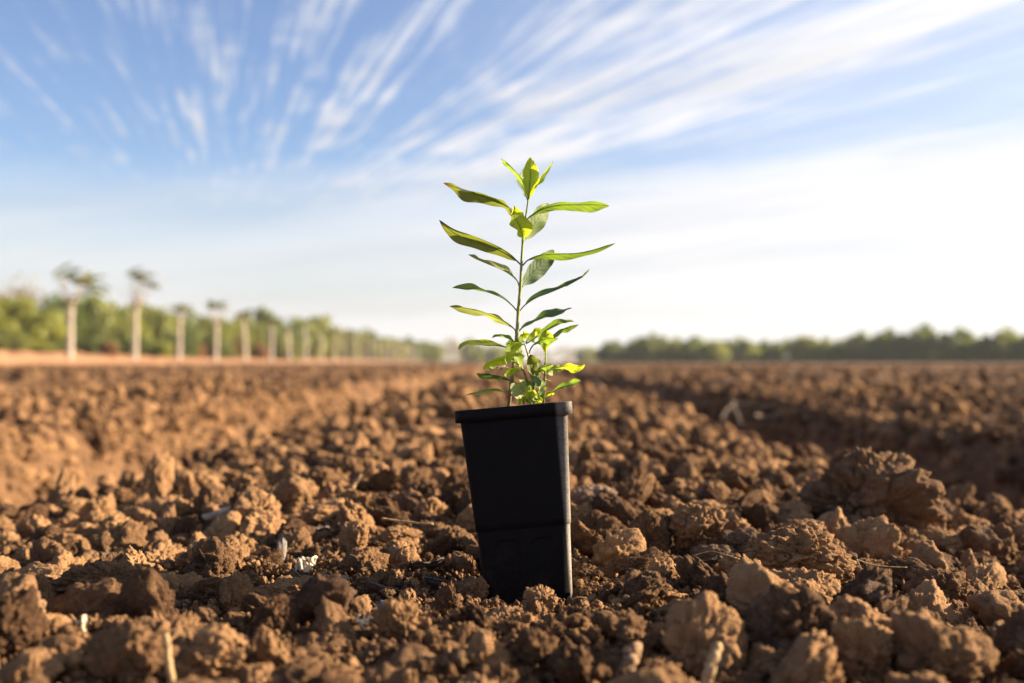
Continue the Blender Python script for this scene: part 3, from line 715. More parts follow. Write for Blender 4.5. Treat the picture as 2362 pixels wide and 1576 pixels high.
def lf(fn, pts, *a, **k):
    global sd; sd += 1
    leaf(plant, L(fn, *pts), *a, seed=sd, **k)
# top whorl
lf(C1, [(1172, 600), (1185, 440), (1192, 280), (1190, 112)], 9.3, .98, 'y', depth=-.002, fold=.22, pet=.06, label='upright bright yellow-green young leaf at the tip')
lf(C1, [(1165, 598), (1128, 500), (1098, 390), (1105, 248)], 8.5, .75, 'd', depth=.010, d0=.003, fold=.2, pet=.06)
lf(C1, [(1168, 592), (1110, 400), (1010, 262), (930, 178), (856, 124)], 5.5, .22, 'g', sgn=-1, depth=.002, fold=.5, pet=.15)
lf(C1, [(1174, 592), (1215, 470), (1285, 365), (1372, 262), (1446, 152)], 5.5, .26, 'y', depth=.002, fold=.5, pet=.15)
# pair F
lf(C1, [(1130, 838), (1080, 780), (960, 690), (800, 608), (560, 520), (370, 458), (208, 402)], 9.5, .42, 'm', sgn=-1, depth=.004, wave=.26, fold=.5, twist=.7, pet=.14, label='long wavy left leaf with a reddish rounded tip')
lf(C1, [(1135, 838), (1200, 775), (1330, 700), (1520, 655), (1750, 650), (1930, 650), (2086, 662)], 8.2, .66, 'g', depth=-.003, wave=.12, fold=.3, pet=.12, peak=.62, curl=.1)
# pair E
lf(C1, [(1110, 1058), (1100, 960), (1050, 850), (1010, 760), (1000, 662)], 12.0, .9, 'y', depth=-.016, d0=-.001, wave=.22, fold=.45, pet=.10, twist=.5, peak=.42, label='folded bright yellow leaf facing the camera')
lf(C1, [(1118, 1055), (1180, 960), (1275, 820), (1340, 720), (1400, 636)], 10.5, .86, 'g', depth=.018, d0=.001, wave=.05, fold=.12, pet=.06, peak=.5)
# pair D
lf(C1, [(1083, 1330), (1010, 1262), (860, 1172), (640, 1090), (420, 1015), (280, 930), (162, 820)], 8.8, .70, 'm', sgn=-1, depth=-.002, fold=.28, wave=.06, pet=.13, label='long olive leaf with a purplish pointed tip')
lf(C1, [(1105, 1335), (1180, 1268), (1320, 1218), (1520, 1208), (1750, 1195), (1950, 1150), (2150, 1082)], 7.5, .38, 'g', sgn=1, depth=.002, fold=.4, wave=.10, pet=.13)
# pair C
lf(C1, [(1068, 1568), (1040, 1500), (960, 1430), (850, 1370), (700, 1310), (580, 1260), (490, 1212)], 6.8, .34, 'p', sgn=1, depth=-.002, fold=.5, wave=.14, pet=.18)
lf(C1, [(1098, 1575), (1150, 1500), (1260, 1385), (1370, 1270), (1458, 1158)], 10.5, .95, 'd', depth=.016, fold=.15, wave=.08, pet=.07, peak=.52, label='broad grey-green leaf pointing up and back')
# pair B
lf(C2, [(1040, 375), (990, 318), (900, 243), (780, 188), (640, 148), (480, 125), (308, 119)], 7.2, .42, 'g', sgn=1, depth=-.002, fold=.35, wave=.16, pet=.22, peak=.68)
lf(C2, [(1070, 378), (1130, 310), (1250, 230), (1400, 172), (1540, 115), (1670, 55), (1790, -5)], 6.6, .34, 'd', sgn=-1, depth=.004, fold=.45, wave=.10, pet=.18, peak=.42)
lf(C1, [(1590, 1568), (1660, 1530), (1750, 1480), (1815, 1430), (1860, 1378)], 3.0, .3, 'm', sgn=-1, depth=.003, d0=.004, fold=.4, pet=.1)
# pair A
lf(C2, [(1032, 618), (980, 560), (880, 490), (740, 430), (600, 378), (430, 345), (276, 325)], 7.6, .46, 'p', sgn=-1, depth=-.002, fold=.3, wave=.16, pet=.16, peak=.55, label='pale dull leaf with a dry brown tip')
lf(C2, [(1055, 612), (1110, 560), (1220, 500), (1350, 450), (1480, 408), (1570, 375), (1662, 347)], 7.2, .5, 'd', sgn=-1, depth=.003, fold=.3, wave=.18, pet=.12)
# lower left
lf(C2, [(1038, 748), (990, 712), (920, 680), (830, 664), (757, 682)], 4.6, .36, 'g', depth=-.004, fold=.4, pet=.15)
lf(C2, [(1010, 745), (960, 740), (925, 790)], 4.2, .6, 'd', depth=.006, fold=.3, pet=.1)
lf(C2, [(1030, 838), (955, 800), (850, 775), (700, 752), (560, 748), (450, 765), (376, 814)], 7.0, .52, 'y', depth=-.003, fold=.3, wave=.10, pet=.2, peak=.6)
lf(C2, [(1090, 1212), (1000, 1180), (880, 1128), (760, 1105), (670, 1098), (584, 1082)], 6.6, .48, 'd', sgn=-1, depth=-.008, d0=-.006, fold=.35, wave=.06, pet=.2, peak=.6, label='dark glossy leaf low on the left')
lf(C2, [(975, 1300), (900, 1278), (800, 1268), (690, 1275), (570, 1298), (454, 1332)], 5.0, .42, 'p', sgn=-1, depth=-.006, fold=.3, pet=.12)
# upper right of the bushy base
lf(C2, [(1045, 752), (1065, 700), (1105, 650), (1182, 634)], 8.0, .6, 'y', depth=.004, fold=.4, pet=.1)
lf(C2, [(1142, 748), (1175, 670), (1230, 612), (1290, 592), (1350, 588)], 7.2, .55, 'y', depth=.002, fold=.4, pet=.1, wave=.14)
lf(C2, [(1142, 748), (1220, 700), (1310, 640), (1410, 580), (1530, 522), (1610, 503), (1684, 498)], 6.2, .40, 'g', sgn=-1, depth=-.003, fold=.5, pet=.1, wave=.12, peak=.55)
lf(C2, [(1380, 700), (1440, 665), (1530, 600), (1630, 560), (1742, 533)], 6.0, .45, 'g', depth=.002, fold=.4, pet=.12)
lf(C2, [(1178, 862), (1200, 800), (1250, 745), (1330, 705), (1410, 690), (1505, 692)], 6.8, .55, 'g', depth=-.006, d0=-.003, fold=.4, pet=.3, peak=.6)
lf(C2, [(1362, 975), (1362, 880), (1355, 780), (1350, 700), (1372, 596)], 10.4, .92, 'y', depth=-.004, fold=.3, pet=.30, peak=.66, wave=.08, label='wide bright leaf standing on the right side shoot')
lf(C2, [(1250, 735), (1215, 725), (1190, 700)], 4.0, .5, 'y', depth=.002, pet=.1)
# middle cluster
lf(C2, [(1125, 755), (1050, 765), (975, 810), (930, 890), (930, 985)], 8.6, .75, 'y', sgn=-1, depth=-.012, d0=-.004, fold=.3, pet=.08, label='yellow-green leaf hanging over the stem')
lf(C2, [(1050, 900), (1060, 840), (1075, 790)], 7.0, .6, 'y', depth=.006, fold=.2, pet=.05)
lf(C2, [(1010, 955), (930, 935), (830, 935), (730, 970), (652, 1032)], 7.6, .70, 'y', sgn=-1, depth=-.010, d0=-.006, fold=.35, pet=.12, wave=.12)
lf(C2, [(1112, 1002), (1085, 965), (1040, 915), (992, 876)], 8.0, .70, 'y', depth=-.008, d0=-.006, fold=.35, pet=.08)
lf(C2, [(1225, 1160), (1215, 1060), (1190, 960), (1192, 872)], 9.6, .85, 'm', depth=-.012, d0=-.004, fold=.5, pet=.12, peak=.62)
lf(C2, [(1225, 1160), (1245, 1050), (1248, 960), (1225, 905)], 7.0, .5, 'p', depth=-.002, d0=.002, fold=.3, pet=.1)
lf(C2, [(1218, 1170), (1190, 1080), (1150, 1040)], 5.0, .6, 'g', depth=-.008, pet=.1)
lf(C2, [(940, 1022), (880, 1005), (800, 1015), (712, 1052)], 6.0, .66, 'b', depth=-.006, d0=-.002, fold=.4, pet=.1, wave=.2, label='withered brownish curled leaf')
lf(C2, [(1080, 1035), (1000, 1045), (940, 1060), (882, 1082)], 7.2, .6, 'y', sgn=-1, depth=-.010, fold=.3, pet=.1)
lf(C2, [(1085, 1050), (1050, 1055), (1000, 1050)], 4.2, .6, 'd', depth=.006, pet=.1)
# right shoot lower
lf(C2, [(1258, 1045), (1320, 1020), (1390, 1000), (1448, 982)], 5.0, .5, 'g', depth=-.006, pet=.1)
lf(C2, [(1355, 1098), (1320, 1060), (1250, 1035)], 5.0, .5, 'p', depth=.006, pet=.15)
lf(C2, [(1362, 1100), (1410, 1060), (1480, 1030), (1560, 1055)], 7.4, .72, 'p', depth=.010, d0=.003, fold=.2, pet=.15, label='pale leaf behind the right side shoot')
lf(C2, [(1368, 1105), (1420, 1050), (1500, 1020), (1620, 1000), (1720, 1010), (1806, 980)], 7.4, .62, 'y', depth=-.006, fold=.35, pet=.28, peak=.66, wave=.12)
lf(C2, [(1350, 1100), (1300, 1060), (1262, 1130), (1238, 1170)], 4.0, .5, 'g', depth=-.006, pet=.1)
lf(C2, [(1352, 1150), (1380, 1160), (1408, 1168)], 3.6, .5, 'p', depth=.006, pet=.1)
lf(C2, [(1355, 1365), (1385, 1320), (1420, 1295), (1464, 1300)], 4.6, .55, 'y', depth=-.006, d0=-.004, pet=.1)
lf(C2, [(1358, 1375), (1420, 1320), (1500, 1258), (1590, 1225), (1680, 1205), (1762, 1168)], 6.4, .6, 'g', sgn=-1, depth=-.006, fold=.4, pet=.25, peak=.62, label='curved green leaf low on the right')
# crown of small leaves at soil level
lf(C2, [(1110, 1350), (1075, 1310), (1020, 1265), (972, 1203)], 8.8, .85, 'p', depth=-.008, d0=-.008, fold=.2, pet=.08, label='pale mottled leaf at the foot of the shoots')
lf(C2, [(1160, 1330), (1140, 1270), (1105, 1205), (1060, 1128)], 6.4, .7, 'p', depth=-.004, d0=-.006, fold=.3, pet=.08)
lf(C2, [(1292, 1268), (1275, 1210), (1240, 1180), (1200, 1172)], 7.6, .7, 'd', depth=-.006, d0=-.006, fold=.3, pet=.08)
lf(C2, [(1265, 1240), (1290, 1180), (1325, 1118)], 6.4, .6, 'd', depth=.002, d0=-.003, fold=.4, pet=.08)
lf(C2, [(1275, 1350), (1300, 1290), (1325, 1220), (1328, 1150)], 5.2, .7, 'p', depth=-.003, d0=-.010, fold=.3, pet=.08)
lf(C2, [(1150, 1400), (1175, 1350), (1200, 1305), (1230, 1268)], 8.2, .85, 'y', depth=-.006, d0=-.010, fold=.3, pet=.05, label='small bright yellow leaf just above the rim')
lf(C2, [(1215, 1260), (1185, 1230), (1150, 1205)], 6.5, .7, 'g', depth=-.004, d0=-.004, pet=.05)
for q, (pts, wd, mt_) in enumerate([
    ([(1080, 1430), (1070, 1400), (1082, 1365)], 4, 'y'), ([(1120, 1430), (1110, 1385), (1098, 1350)], 3.5, 'g'), ([(1200, 1425), (1160, 1385), (1120, 1365)], 4, 'y'),
    ([(1240, 1425), (1262, 1380), (1250, 1330)], 4.5, 'y'), ([(1265, 1420), (1290, 1385), (1300, 1355)], 4, 'y'), ([(1225, 1430), (1210, 1390), (1170, 1370)], 3.6, 'p'),
    ([(1330, 1400), (1318, 1340), (1300, 1300)], 4, 'g'), ([(1225, 1430), (1235, 1370), (1222, 1330)], 3.5, 'g'), ([(1255, 1400), (1230, 1350), (1275, 1310)], 3.5, 'p')]):
    lf(C2, pts, wd, .75, mt_, depth=-.004, d0=-.012 + .002 * (q % 4), fold=.3, pet=.06)

# ---------------------------------------------------------------- sticks, chips, shells
def wood(name, a, b, rough=.8, sc_=1.0):
    m, t = material(name); P = t.node('ShaderNodeNewGeometry').outputs['Position']
    n = t.noise(P, 420 / sc_, 4, .6); c = t.mix(t.rng(n, .3, .7), a, b); finish(t, principled(t, c, rough, bump(t, n, .0008 * sc_, .8), .2).outputs[0]); return m
STRAW = wood('dry_straw', (.22, .14, .07), (.40, .28, .15)); BARK = wood('dark_bark', (.055, .045, .040), (.12, .098, .085)); CHIP = wood('grey_chip', (.19, .165, .15), (.34, .30, .26))
SHELL = wood('white_shell', (.42, .35, .25), (.68, .60, .46), .5); DRIFT = wood('bleached_branch', (.22, .17, .13), (.40, .33, .26), .8, 4); BLUE = wood('blue_grey_chip', (.10, .12, .16), (.20, .23, .29))
def ground_z(x, y): return float(base_height(np.array([x]), np.array([y]))[0])
def stick(name, pts, r0, r1, mat, label, cat, seed=1, k=9, rough=.06, group=None):
    C = np.array([at(a, b, c)[:] for a, b, c in pts]); n = 22; S = spline(C, n)
    r_ = np.random.default_rng(seed); S[1:-1] += r_.normal(size=(n - 2, 3)) * r0 * .12
    v, f = tube(S, np.linspace(r0, r1, n), k, rough=rough, seed=seed); o = link(name, mesh_np(name, v, f, mat), label=label, category=cat)
    if group: o['group'] = group
    return o
stick('dry_twig', [(400, 1640, .385), (392, 1540, .385), (384, 1462, .388)], .0017, .0013, STRAW, 'pale upright twig sticking out of the soil at the bottom left', 'twig', 3)
stick('dry_stick', [(1618, 1640, .40), (1632, 1560, .40), (1655, 1485, .405)], .0030, .0020, STRAW, 'thick pale broken stick upright at the bottom right', 'stick', 4, rough=.12)
stick('dry_stick', [(1440, 1590, .42), (1450, 1530, .42), (1462, 1490, .425)], .0040, .0032, wood('soil_stick', (.17, .10, .055), (.30, .19, .11)), 'soil-brown stub of stick left of the thick pale broken stick', 'stick', 8, rough=.12)
stick('straw', [(880, 1196, .70), (930, 1203, .70), (1000, 1210, .695)], .0009, .0006, STRAW, 'flat straw lying on the angular clod left of the pot', 'straw', 5)
stick('straw', [(1598, 1282, .585), (1640, 1272, .585), (1672, 1280, .58), (1706, 1290, .58)], .00035, .0002, STRAW, 'fine curved straw over the pale flat clod', 'straw', 6)
stick('straw', [(1976, 1290, .56), (2010, 1302, .56), (2060, 1308, .56), (2092, 1309, .56)], .0004, .0003, STRAW, 'thin straw bent flat on the soil right of the broad split clod', 'straw', 7)
stick('straw', [(1976, 1290, .56), (1990, 1320, .555), (2012, 1350, .55)], .0004, .0003, STRAW, 'thin straw running down towards the camera right of the broad split clod', 'straw', 8)
stick('straw', [(1318, 1383, .545), (1335, 1378, .545), (1352, 1380, .545)], .0005, .0003, STRAW, 'short straw at the right foot of the pot', 'straw', 9)
stick('straw', [(170, 1405, .52), (205, 1418, .52), (240, 1434, .515)], .0011, .0007, STRAW, 'straw in the sunlit hollow at the lower left', 'straw', 10)
stick('straw', [(470, 1196, .86), (500, 1186, .86), (532, 1174, .855)], .0032, .0026, DRIFT, 'pale broad stalk lying left of the rounded sunlit clod', 'stalk', 11)
stick('straw', [(812, 1128, .95), (820, 1112, .95), (832, 1098, .95)], .0022, .0016, STRAW, 'short pale stub standing far left of the pot', 'stalk', 12)
def chip(name, px, py, Yd, lx, lz, th, mat, label, cat, rot_, seed=1, bend=.25, taper=.4):
    nx, nz = 18, 10; r_ = np.random.default_rng(seed); V3, Fs = [], []
    off = r_.uniform(0, 50, 3)
    for side in (0, 1):
        for i in range(nx):
            for j in range(nz):
                u, v_ = -1 + 2 * i / (nx - 1), -1 + 2 * j / (nz - 1)
                ww = (1 - taper * abs(u) ** 2.2) ; e = 1 + .12 * math.sin(u * 7 + seed) * abs(v_)
                rimm = max(abs(u), abs(v_)) ** 6
                V3.append((u * lx / 2 * (1 - .06 * v_ * v_), (th / 2) * (1 if side else -1) * (1 - .6 * rimm) + bend * lx * (u * u * .35 + .18 * v_ * v_), v_ * lz / 2 * ww * e))
    V3 = np.array(V3); V3[:, 1] += .10 * lz * fbm(V3 / lz * 2.2 + off, 4)
    N_ = nx * nz
    for i in range(nx - 1):
        for j in range(nz - 1):
            a = i * nz + j; Fs += [(a, a + 1, a + nz + 1, a + nz), (N_ + a, N_ + a + nz, N_ + a + nz + 1, N_ + a + 1)]
    bd = [i * nz for i in range(nx)] + [(nx - 1) * nz + j for j in range(1, nz)] + [i * nz + nz - 1 for i in range(nx - 2, -1, -1)] + [j for j in range(nz - 2, 0, -1)]
    for a, b in zip(bd, bd[1:] + bd[:1]): Fs.append((a, a + N_, b + N_, b))
    o = link(name, mesh_np(name, V3, Fs, mat), label=label, category=cat); o.location = settle(px, py, Yd, lz * (.35 if abs(rot_[0]) < 30 else .15) + .006); o.rotation_euler = [R(q) for q in rot_]
    return o
chip('wood_chip', 650, 1267, .60, .0068, .0185, .0028, CHIP, 'grey upright chip with a sunlit edge standing left of the pot', 'wood chip', (0, 6, 22), 2, .1, .55)
chip('bark_flake', 985, 1308, .60, .024, .0135, .0028, BARK, 'dark arched bark flake lying in the shadow beside the pot', 'bark', (62, -4, 10), 3, .30)
chip('bark_flake', 1005, 1345, .57, .015, .0085, .0025, BARK, 'small dark bark flake in front of the arched one', 'bark', (50, 8, -12), 4, .2)
chip('bark_flake', 880, 1362, .52, .022, .012, .0024, BARK, 'wide bark flake sloping down to the right in the shadow', 'bark', (58, 18, 5), 5, .15)
chip('bark_flake', 700, 1348, .50, .024, .0085, .0020, wood('brown_bark', (.10, .07, .045), (.19, .14, .09)), 'brown curved bark strip below the white shell fragment', 'bark', (40, 30, -10), 6, .3)
chip('stone_flake', 775, 1335, .56, .0165, .0085, .0030, CHIP, 'flat light grey stone flake beside the white shell fragment', 'stone', (68, 2, 6), 7, .05, .25)
chip('stone_flake', 735, 1220, .80, .018, .010, .002, CHIP, 'flat grey flake in the sun behind the grey upright chip', 'stone', (75, -4, 6), 9, .05, .3)
chip('plastic_chip', 878, 1396, .475, .0046, .0060, .0012, BLUE, 'small pointed blue-grey chip in the shadow left of the pot', 'chip', (20, 10, 20), 10, .05, .75)
def shell(px, py, Yd, r, label, seed, turns):
    A = Acc(); r_ = np.random.default_rng(seed); p_ = settle(px, py, Yd, r * 1.2 + .004); r *= p_.y / Yd; c = np.array(p_[:])
    for q in range(turns):
        ax = r_.normal(size=3); ax /= np.linalg.norm(ax); b = np.cross(ax, [0, 0, 1.0]); b /= np.linalg.norm(b); e = np.cross(ax, b)
        th = np.linspace(0, r_.uniform(3.6, 5.6), 26) + r_.uniform(0, 6); rr_ = r * r_.uniform(.45, .95)
        pth = c + r_.normal(size=3) * r * .3 + rr_ * (np.cos(th)[:, None] * b + np.sin(th)[:, None] * e) + ax * np.linspace(0, r * .5, 26)[:, None]
        v, f = tube(pth, r * .17 * (1 + .3 * np.sin(th * 5)), 8, rough=.16, seed=seed + q); A.add(v, f)
    return link('shell_fragment', A.mesh('shell_fragment', SHELL), label=label, category='shell')
shell(710, 1303, .60, .0045, 'lacy white shell fragment lying in a patch of sun left of the pot', 1, 9)
shell(842, 1438, .455, .0030, 'white shell ring in the shadow near the bottom', 2, 3)
shell(190, 1440, .47, .0032, 'small white fragment in the shade at the lower left', 3, 3)
for q, (a, b) in enumerate([(85, 1408), (1100, 1432), (1350, 1388)]): shell(a, b, .50, .0015, ['tiny white speck of shell by the left edge', 'tiny white speck of shell just left of the pot foot', 'tiny white speck of shell right of the pot foot'][q], 10 + q, 3)
# dry branches on the bank of the right furrow
DIM = wood('weathered_branch', (.070, .052, .040), (.135, .105, .082), .85, 4)
BR = 'dry branches on the bank right of the pot'
for q, (pts, r, lab) in enumerate([
    ([(1682, 926, 3.4), (1712, 934, 3.4), (1785, 938, 3.38)], .017, 'bleached branch lying level at the top of the pile on the right bank'),
    ([(1690, 930, 3.35), (1700, 955, 3.25), (1712, 985, 3.1)], .014, 'short bleached branch running down from the left end of the pile'),
    ([(1662, 968, 3.15), (1676, 945, 3.2), (1690, 935, 3.25)], .011, 'grey stub leftmost in the pile of branches on the bank'),
    ([(1735, 958, 3.1), (1785, 965, 3.2), (1830, 945, 3.3), (1850, 925, 3.35)], .017, 'grey bent branch at the right of the pile on the bank'),
    ([(1855, 948, 3.3), (1868, 962, 3.2), (1876, 972, 3.15)], .011, 'short grey stub right of the pile of branches'),
    ([(1845, 930, 3.7), (1828, 890, 3.8), (1822, 860, 3.9)], .011, 'thin branch leaning up behind the pile on the bank'),
    ([(1376, 880, 3.2), (1388, 898, 3.1), (1400, 912, 3.0)], .010, 'thin dry branch on the bed right behind the pot')]):
    stick('dry_branch', [(a_, b_, c_ * 1.26) for a_, b_, c_ in pts], r * .58, r * .34, DIM, lab, 'branch', 30 + q, rough=.08, group=BR)

# ---------------------------------------------------------------- trees
def leafy(name, a, b, glow, trans=.35):
    m, t = material(name); P = t.node('ShaderNodeNewGeometry').outputs['Position']; oi = t.node('ShaderNodeObjectInfo').outputs['Random']
    f = t.m('ADD', t.noise(P, .9, 3, .6), t.m('MULTIPLY', t.m('SUBTRACT', oi, .5), .25))
    c = t.mix(t.rng(f, .3, .7), a, b)
    p = principled(t, c, .6, None, .3); tr = t.node('ShaderNodeBsdfTranslucent'); t.put(tr.inputs[0], glow)
    mx = t.node('ShaderNodeMixShader'); mx.inputs[0].default_value = trans; t.l.new(p.outputs[0], mx.inputs[1]); t.l.new(tr.outputs[0], mx.inputs[2]); finish(t, mx.outputs[0]); return m
FOL = [leafy('foliage_olive', (.085, .100, .026), (.165, .175, .045), (.32, .36, .06)), leafy('foliage_dark', (.060, .085, .028), (.130, .155, .045), (.26, .33, .06)),
       leafy('foliage_yellow', (.125, .145, .026), (.22, .225, .045), (.40, .42, .06)), leafy('foliage_dry', (.16, .13, .07), (.27, .22, .12), (.34, .28, .12)),
       leafy('foliage_rust', (.16, .085, .038), (.25, .13, .05), (.34, .18, .05))]
BARKT = wood('tree_bark', (.10, .08, .06), (.20, .17, .13), .9, 60); PALMB = wood('palm_bark', (.29, .25, .21), (.47, .41, .35), .9, 40)
def crown_mesh(name, seed, ncl, per, size, squash, mat, low=.2):
    """unit crown (radius 1, centre at 0.62): leaf clumps spread through the volume"""
    r_ = np.random.default_rng(seed); out = []
    cl = []
    for i in range(ncl):
        q = r_.normal(size=3); q /= np.linalg.norm(q); rr_ = r_.uniform(.25, .95) ** .5
        q = q * rr_; q[2] = q[2] * squash + (1 - low) * .30 + low
        cl.append((q, r_.uniform(.16, .34)))
    V3, Fs, k = [], [], 0
    for (c, cr) in cl:
        D_ = r_.normal(size=(per, 3)); D_ /= np.linalg.norm(D_, axis=1)[:, None]; Pn = c + D_ * (cr * r_.uniform(.35, 1.05, per) ** .6)[:, None] * np.array([1, 1, .75])
        a = r_.normal(size=(per, 3)) + D_ * .2; a /= np.linalg.norm(a, axis=1)[:, None]; b = np.cross(a, D_ + .3 * r_.normal(size=(per, 3))); b /= np.linalg.norm(b, axis=1)[:, None]
        s = size * r_.uniform(.6, 1.3, per)[:, None]
        V3.append(np.stack([Pn - a * s, Pn - b * s * .5, Pn + a * s, Pn + b * s * .5], 1).reshape(-1, 3))
        Fs.append(np.arange(per * 4).reshape(-1, 4) + k); k += per * 4
    return mesh_np(name, np.concatenate(V3), np.concatenate(Fs), mat, False)
def trunk_mesh(name, seed, mat, lean=0.1):
    r_ = np.random.default_rng(seed); A = Acc()
    top = np.array([r_.normal() * lean, r_.normal() * lean, .62]); v, f = tube(spline([(0, 0, -.06), top * .5 + r_.normal(size=3) * .03, top], 8), np.linspace(.05, .022, 8), 8); A.add(v, f)
    for i in range(6):
        s = r_.uniform(.25, .6); p0 = top * (s / .62); a = r_.uniform(0, 6.28); e = p0 + np.array([math.cos(a) * r_.uniform(.3, .55), math.sin(a) * r_.uniform(.3, .55), r_.uniform(.15, .4)])
        v, f = tube(spline([p0, (p0 + e) / 2 + [0, 0, -.04], e], 6), np.linspace(.018, .006, 6), 6); A.add(v, f)
    return A.mesh(name, mat)
CR = {}
for fi, fm in enumerate(FOL):
    for s in range(3 if fi < 3 else 2):
        CR[(fi, s)] = crown_mesh('crown', 40 + fi * 7 + s, 70 if fi != 3 else 44, 60 if fi != 3 else 34, .085 if fi != 3 else .05, .56, fm, .10)
TR = [trunk_mesh('trunk', 60 + i, BARKT) for i in range(3)]
def tz(x, y): return ground_z(x, y)
def tree(px, Yd, top, width, fi, label, group, cat='tree', name='broadleaf_tree', trunk=True):
    """px: centre, top: photo row of the tree's top, width in px"""
    x_ = (px - 1181) / F * Yd; z0 = tz(x_, Yd); zt = CAM_Z + (HOR - top) / F * Yd; h = max(zt - z0, .6); wd = width / F * Yd
    o = empty(name, (x_, Yd, z0), label, cat, group); o.rotation_euler = (0, 0, rnd.uniform(0, 6.28))
    vs = [k for k in CR if k[0] == fi]; ck = vs[rnd.randrange(len(vs))]
    c = link('crown' if trunk else 'foliage', CR[ck], o); c.scale = (wd / (1.4 if fi < 4 else 2.4), wd / (1.4 if fi < 4 else 2.4), h / .88)
    tk = link('trunk' if trunk else 'stems', TR[rnd.randrange(3)], o); tk.scale = (wd / 2.2, wd / 2.2, h * .9)
    return o
LG, RG, CG = 'trees of the wood behind the palm row', 'trees along the far right edge of the field', 'distant trees at the horizon'
# left wood: px, distance, top row, width px, foliage, label
left = [
    (-60, 84, 690, 190, 0, 'broad olive tree half out of the frame at the far left'), (30, 96, 655, 130, 3, 'tall dry brown-crowned tree rising at the far left edge'), (40, 80, 700, 130, 2, 'bright yellow-green tree in front of the tall dry one'),
    (125, 92, 690, 120, 1, 'dark green tree just left of the nearest palm'), (205, 95, 695, 130, 0, 'olive tree between the nearest two palms'), (262, 98, 708, 110, 2, 'yellow-green tree left of the second palm'),
    (330, 104, 715, 110, 0, 'olive tree right behind the second palm'), (385, 110, 732, 95, 1, 'dark tree left of the third palm'), (445, 116, 733, 95, 0, 'olive tree between third and fourth palms'),
    (520, 125, 742, 80, 2, 'yellow-green tree right of the fourth palm'), (560, 136, 748, 70, 0, 'olive tree behind the fifth palm'), (602, 146, 728, 85, 1, 'dark rounded tree with the highest top in the middle of the wood'),
    (655, 156, 738, 80, 1, 'dark tree right of the highest rounded one'), (700, 168, 746, 70, 0, 'olive tree where the wood begins to drop'), (745, 180, 738, 62, 2, 'light tree with a spiky top right of the middle of the wood'),
    (795, 205, 770, 62, 0, 'low olive tree after the spiky one'), (845, 225, 768, 60, 0, 'olive tree with a small peak near the far palms'), (895, 255, 783, 58, 2, 'pale green tree in the lower end of the wood'),
    (940, 280, 786, 54, 1, 'dark low tree in the lower end of the wood'), (985, 310, 793, 54, 0, 'last olive tree of the wood left of the seedling')]
for a in left: tree(*a, LG)
for k_, a in enumerate([(1040, 330, 782, 40, 3, 'pale thin tree directly left of the seedling stem'), (1085, 350, 788, 44, 0, 'small far tree behind the lower leaves of the seedling'), (1135, 380, 800, 44, 2, 'tiny far tree behind the seedling stem'),
          (1180, 400, 802, 40, 0, 'tiny far tree hidden behind the shoots'), (1250, 420, 806, 46, 3, 'tiny far tree behind the right side shoot'), (1305, 430, 800, 40, 3, 'pale far tree right of the seedling'), (1352, 420, 803, 44, 2, 'low light far tree beside the dark tree line')]): tree(*a, CG)
rt = [(1420, 200, 790, 62, 1, 'dark rounded tree at the left end of the right tree line'), (1462, 205, 786, 60, 1, 'dark tree second from the left end of the right tree line'), (1507, 200, 778, 62, 0, 'tree with a small pointed top near the left end of the right tree line'),
      (1560, 205, 787, 66, 0, 'low olive tree right of the small pointed one'), (1612, 200, 785, 64, 1, 'dark tree left of the gap with light leaves'), (1648, 190, 790, 50, 2, 'light leaved tree in the gap of the tree line'),
      (1702, 200, 787, 70, 0, 'wide low olive tree in the middle of the right tree line'), (1760, 205, 793, 64, 1, 'dark low tree in the middle of the right tree line'), (1812, 200, 790, 62, 0, 'olive low tree left of the faint peak'),
      (1857, 195, 780, 50, 2, 'light tree with the faint peak'), (1908, 195, 786, 70, 0, 'even rounded olive tree right of the faint peak'), (1960, 190, 790, 66, 1, 'dark tree before the tree line steps up'),
      (2000, 185, 776, 66, 0, 'olive tree where the tree line steps up'), (2050, 182, 772, 74, 1, 'dark wide tree left of the tallest one'), (2128, 180, 760, 46, 1, 'narrow dark tree standing tallest above the right tree line'),
      (2100, 182, 786, 60, 1, 'dark low tree at the foot of the tallest one'), (2160, 180, 790, 66, 2, 'light yellow-green tree right of the tallest one'), (2215, 178, 770, 84, 1, 'dark domed tree right of the light yellow-green one'),
      (2280, 175, 783, 66, 1, 'dark low tree left of the last dome'), (2322, 172, 768, 80, 0, 'olive dome near the right edge of the frame'), (2385, 170, 775, 80, 1, 'dark tree cut by the right edge of the frame'), (2460, 168, 770, 80, 1, 'dark tree beyond the right edge of the frame')]
for a in rt: tree(*a, RG)
SG = 'bushes at the foot of the wood'
for a in [(85, 76, 790, 60, 2, 'bright yellow-green bush at the foot of the wood, left of the nearest palm'), (252, 80, 790, 44, 4, 'rust-red bush left of the second palm'), (225, 84, 778, 60, 1, 'dark bush between the nearest two palms'),
          (365, 90, 790, 50, 2, 'yellow-green bush between second and third palms'), (130, 82, 770, 60, 1, 'dark bush in the shade behind the nearest palm'), (458, 100, 795, 40, 4, 'rust-red bush between third and fourth palms'),
          (535, 108, 790, 44, 4, 'rust-red bush right of the fourth palm'), (20, 74, 770, 80, 0, 'olive bush at the left edge of the frame'), (310, 92, 775, 60, 1, 'dark bush behind the second palm'), (420, 98, 775, 60, 1, 'dark bush behind the third palm'),
          (500, 106, 778, 56, 1, 'dark bush behind the fourth palm'), (600, 120, 795, 44, 4, 'rust-red bush left of the sixth palm'), (650, 130, 785, 60, 0, 'olive bush right of the sixth palm')]:
    tree(*a, SG, 'bush', 'bush', False)

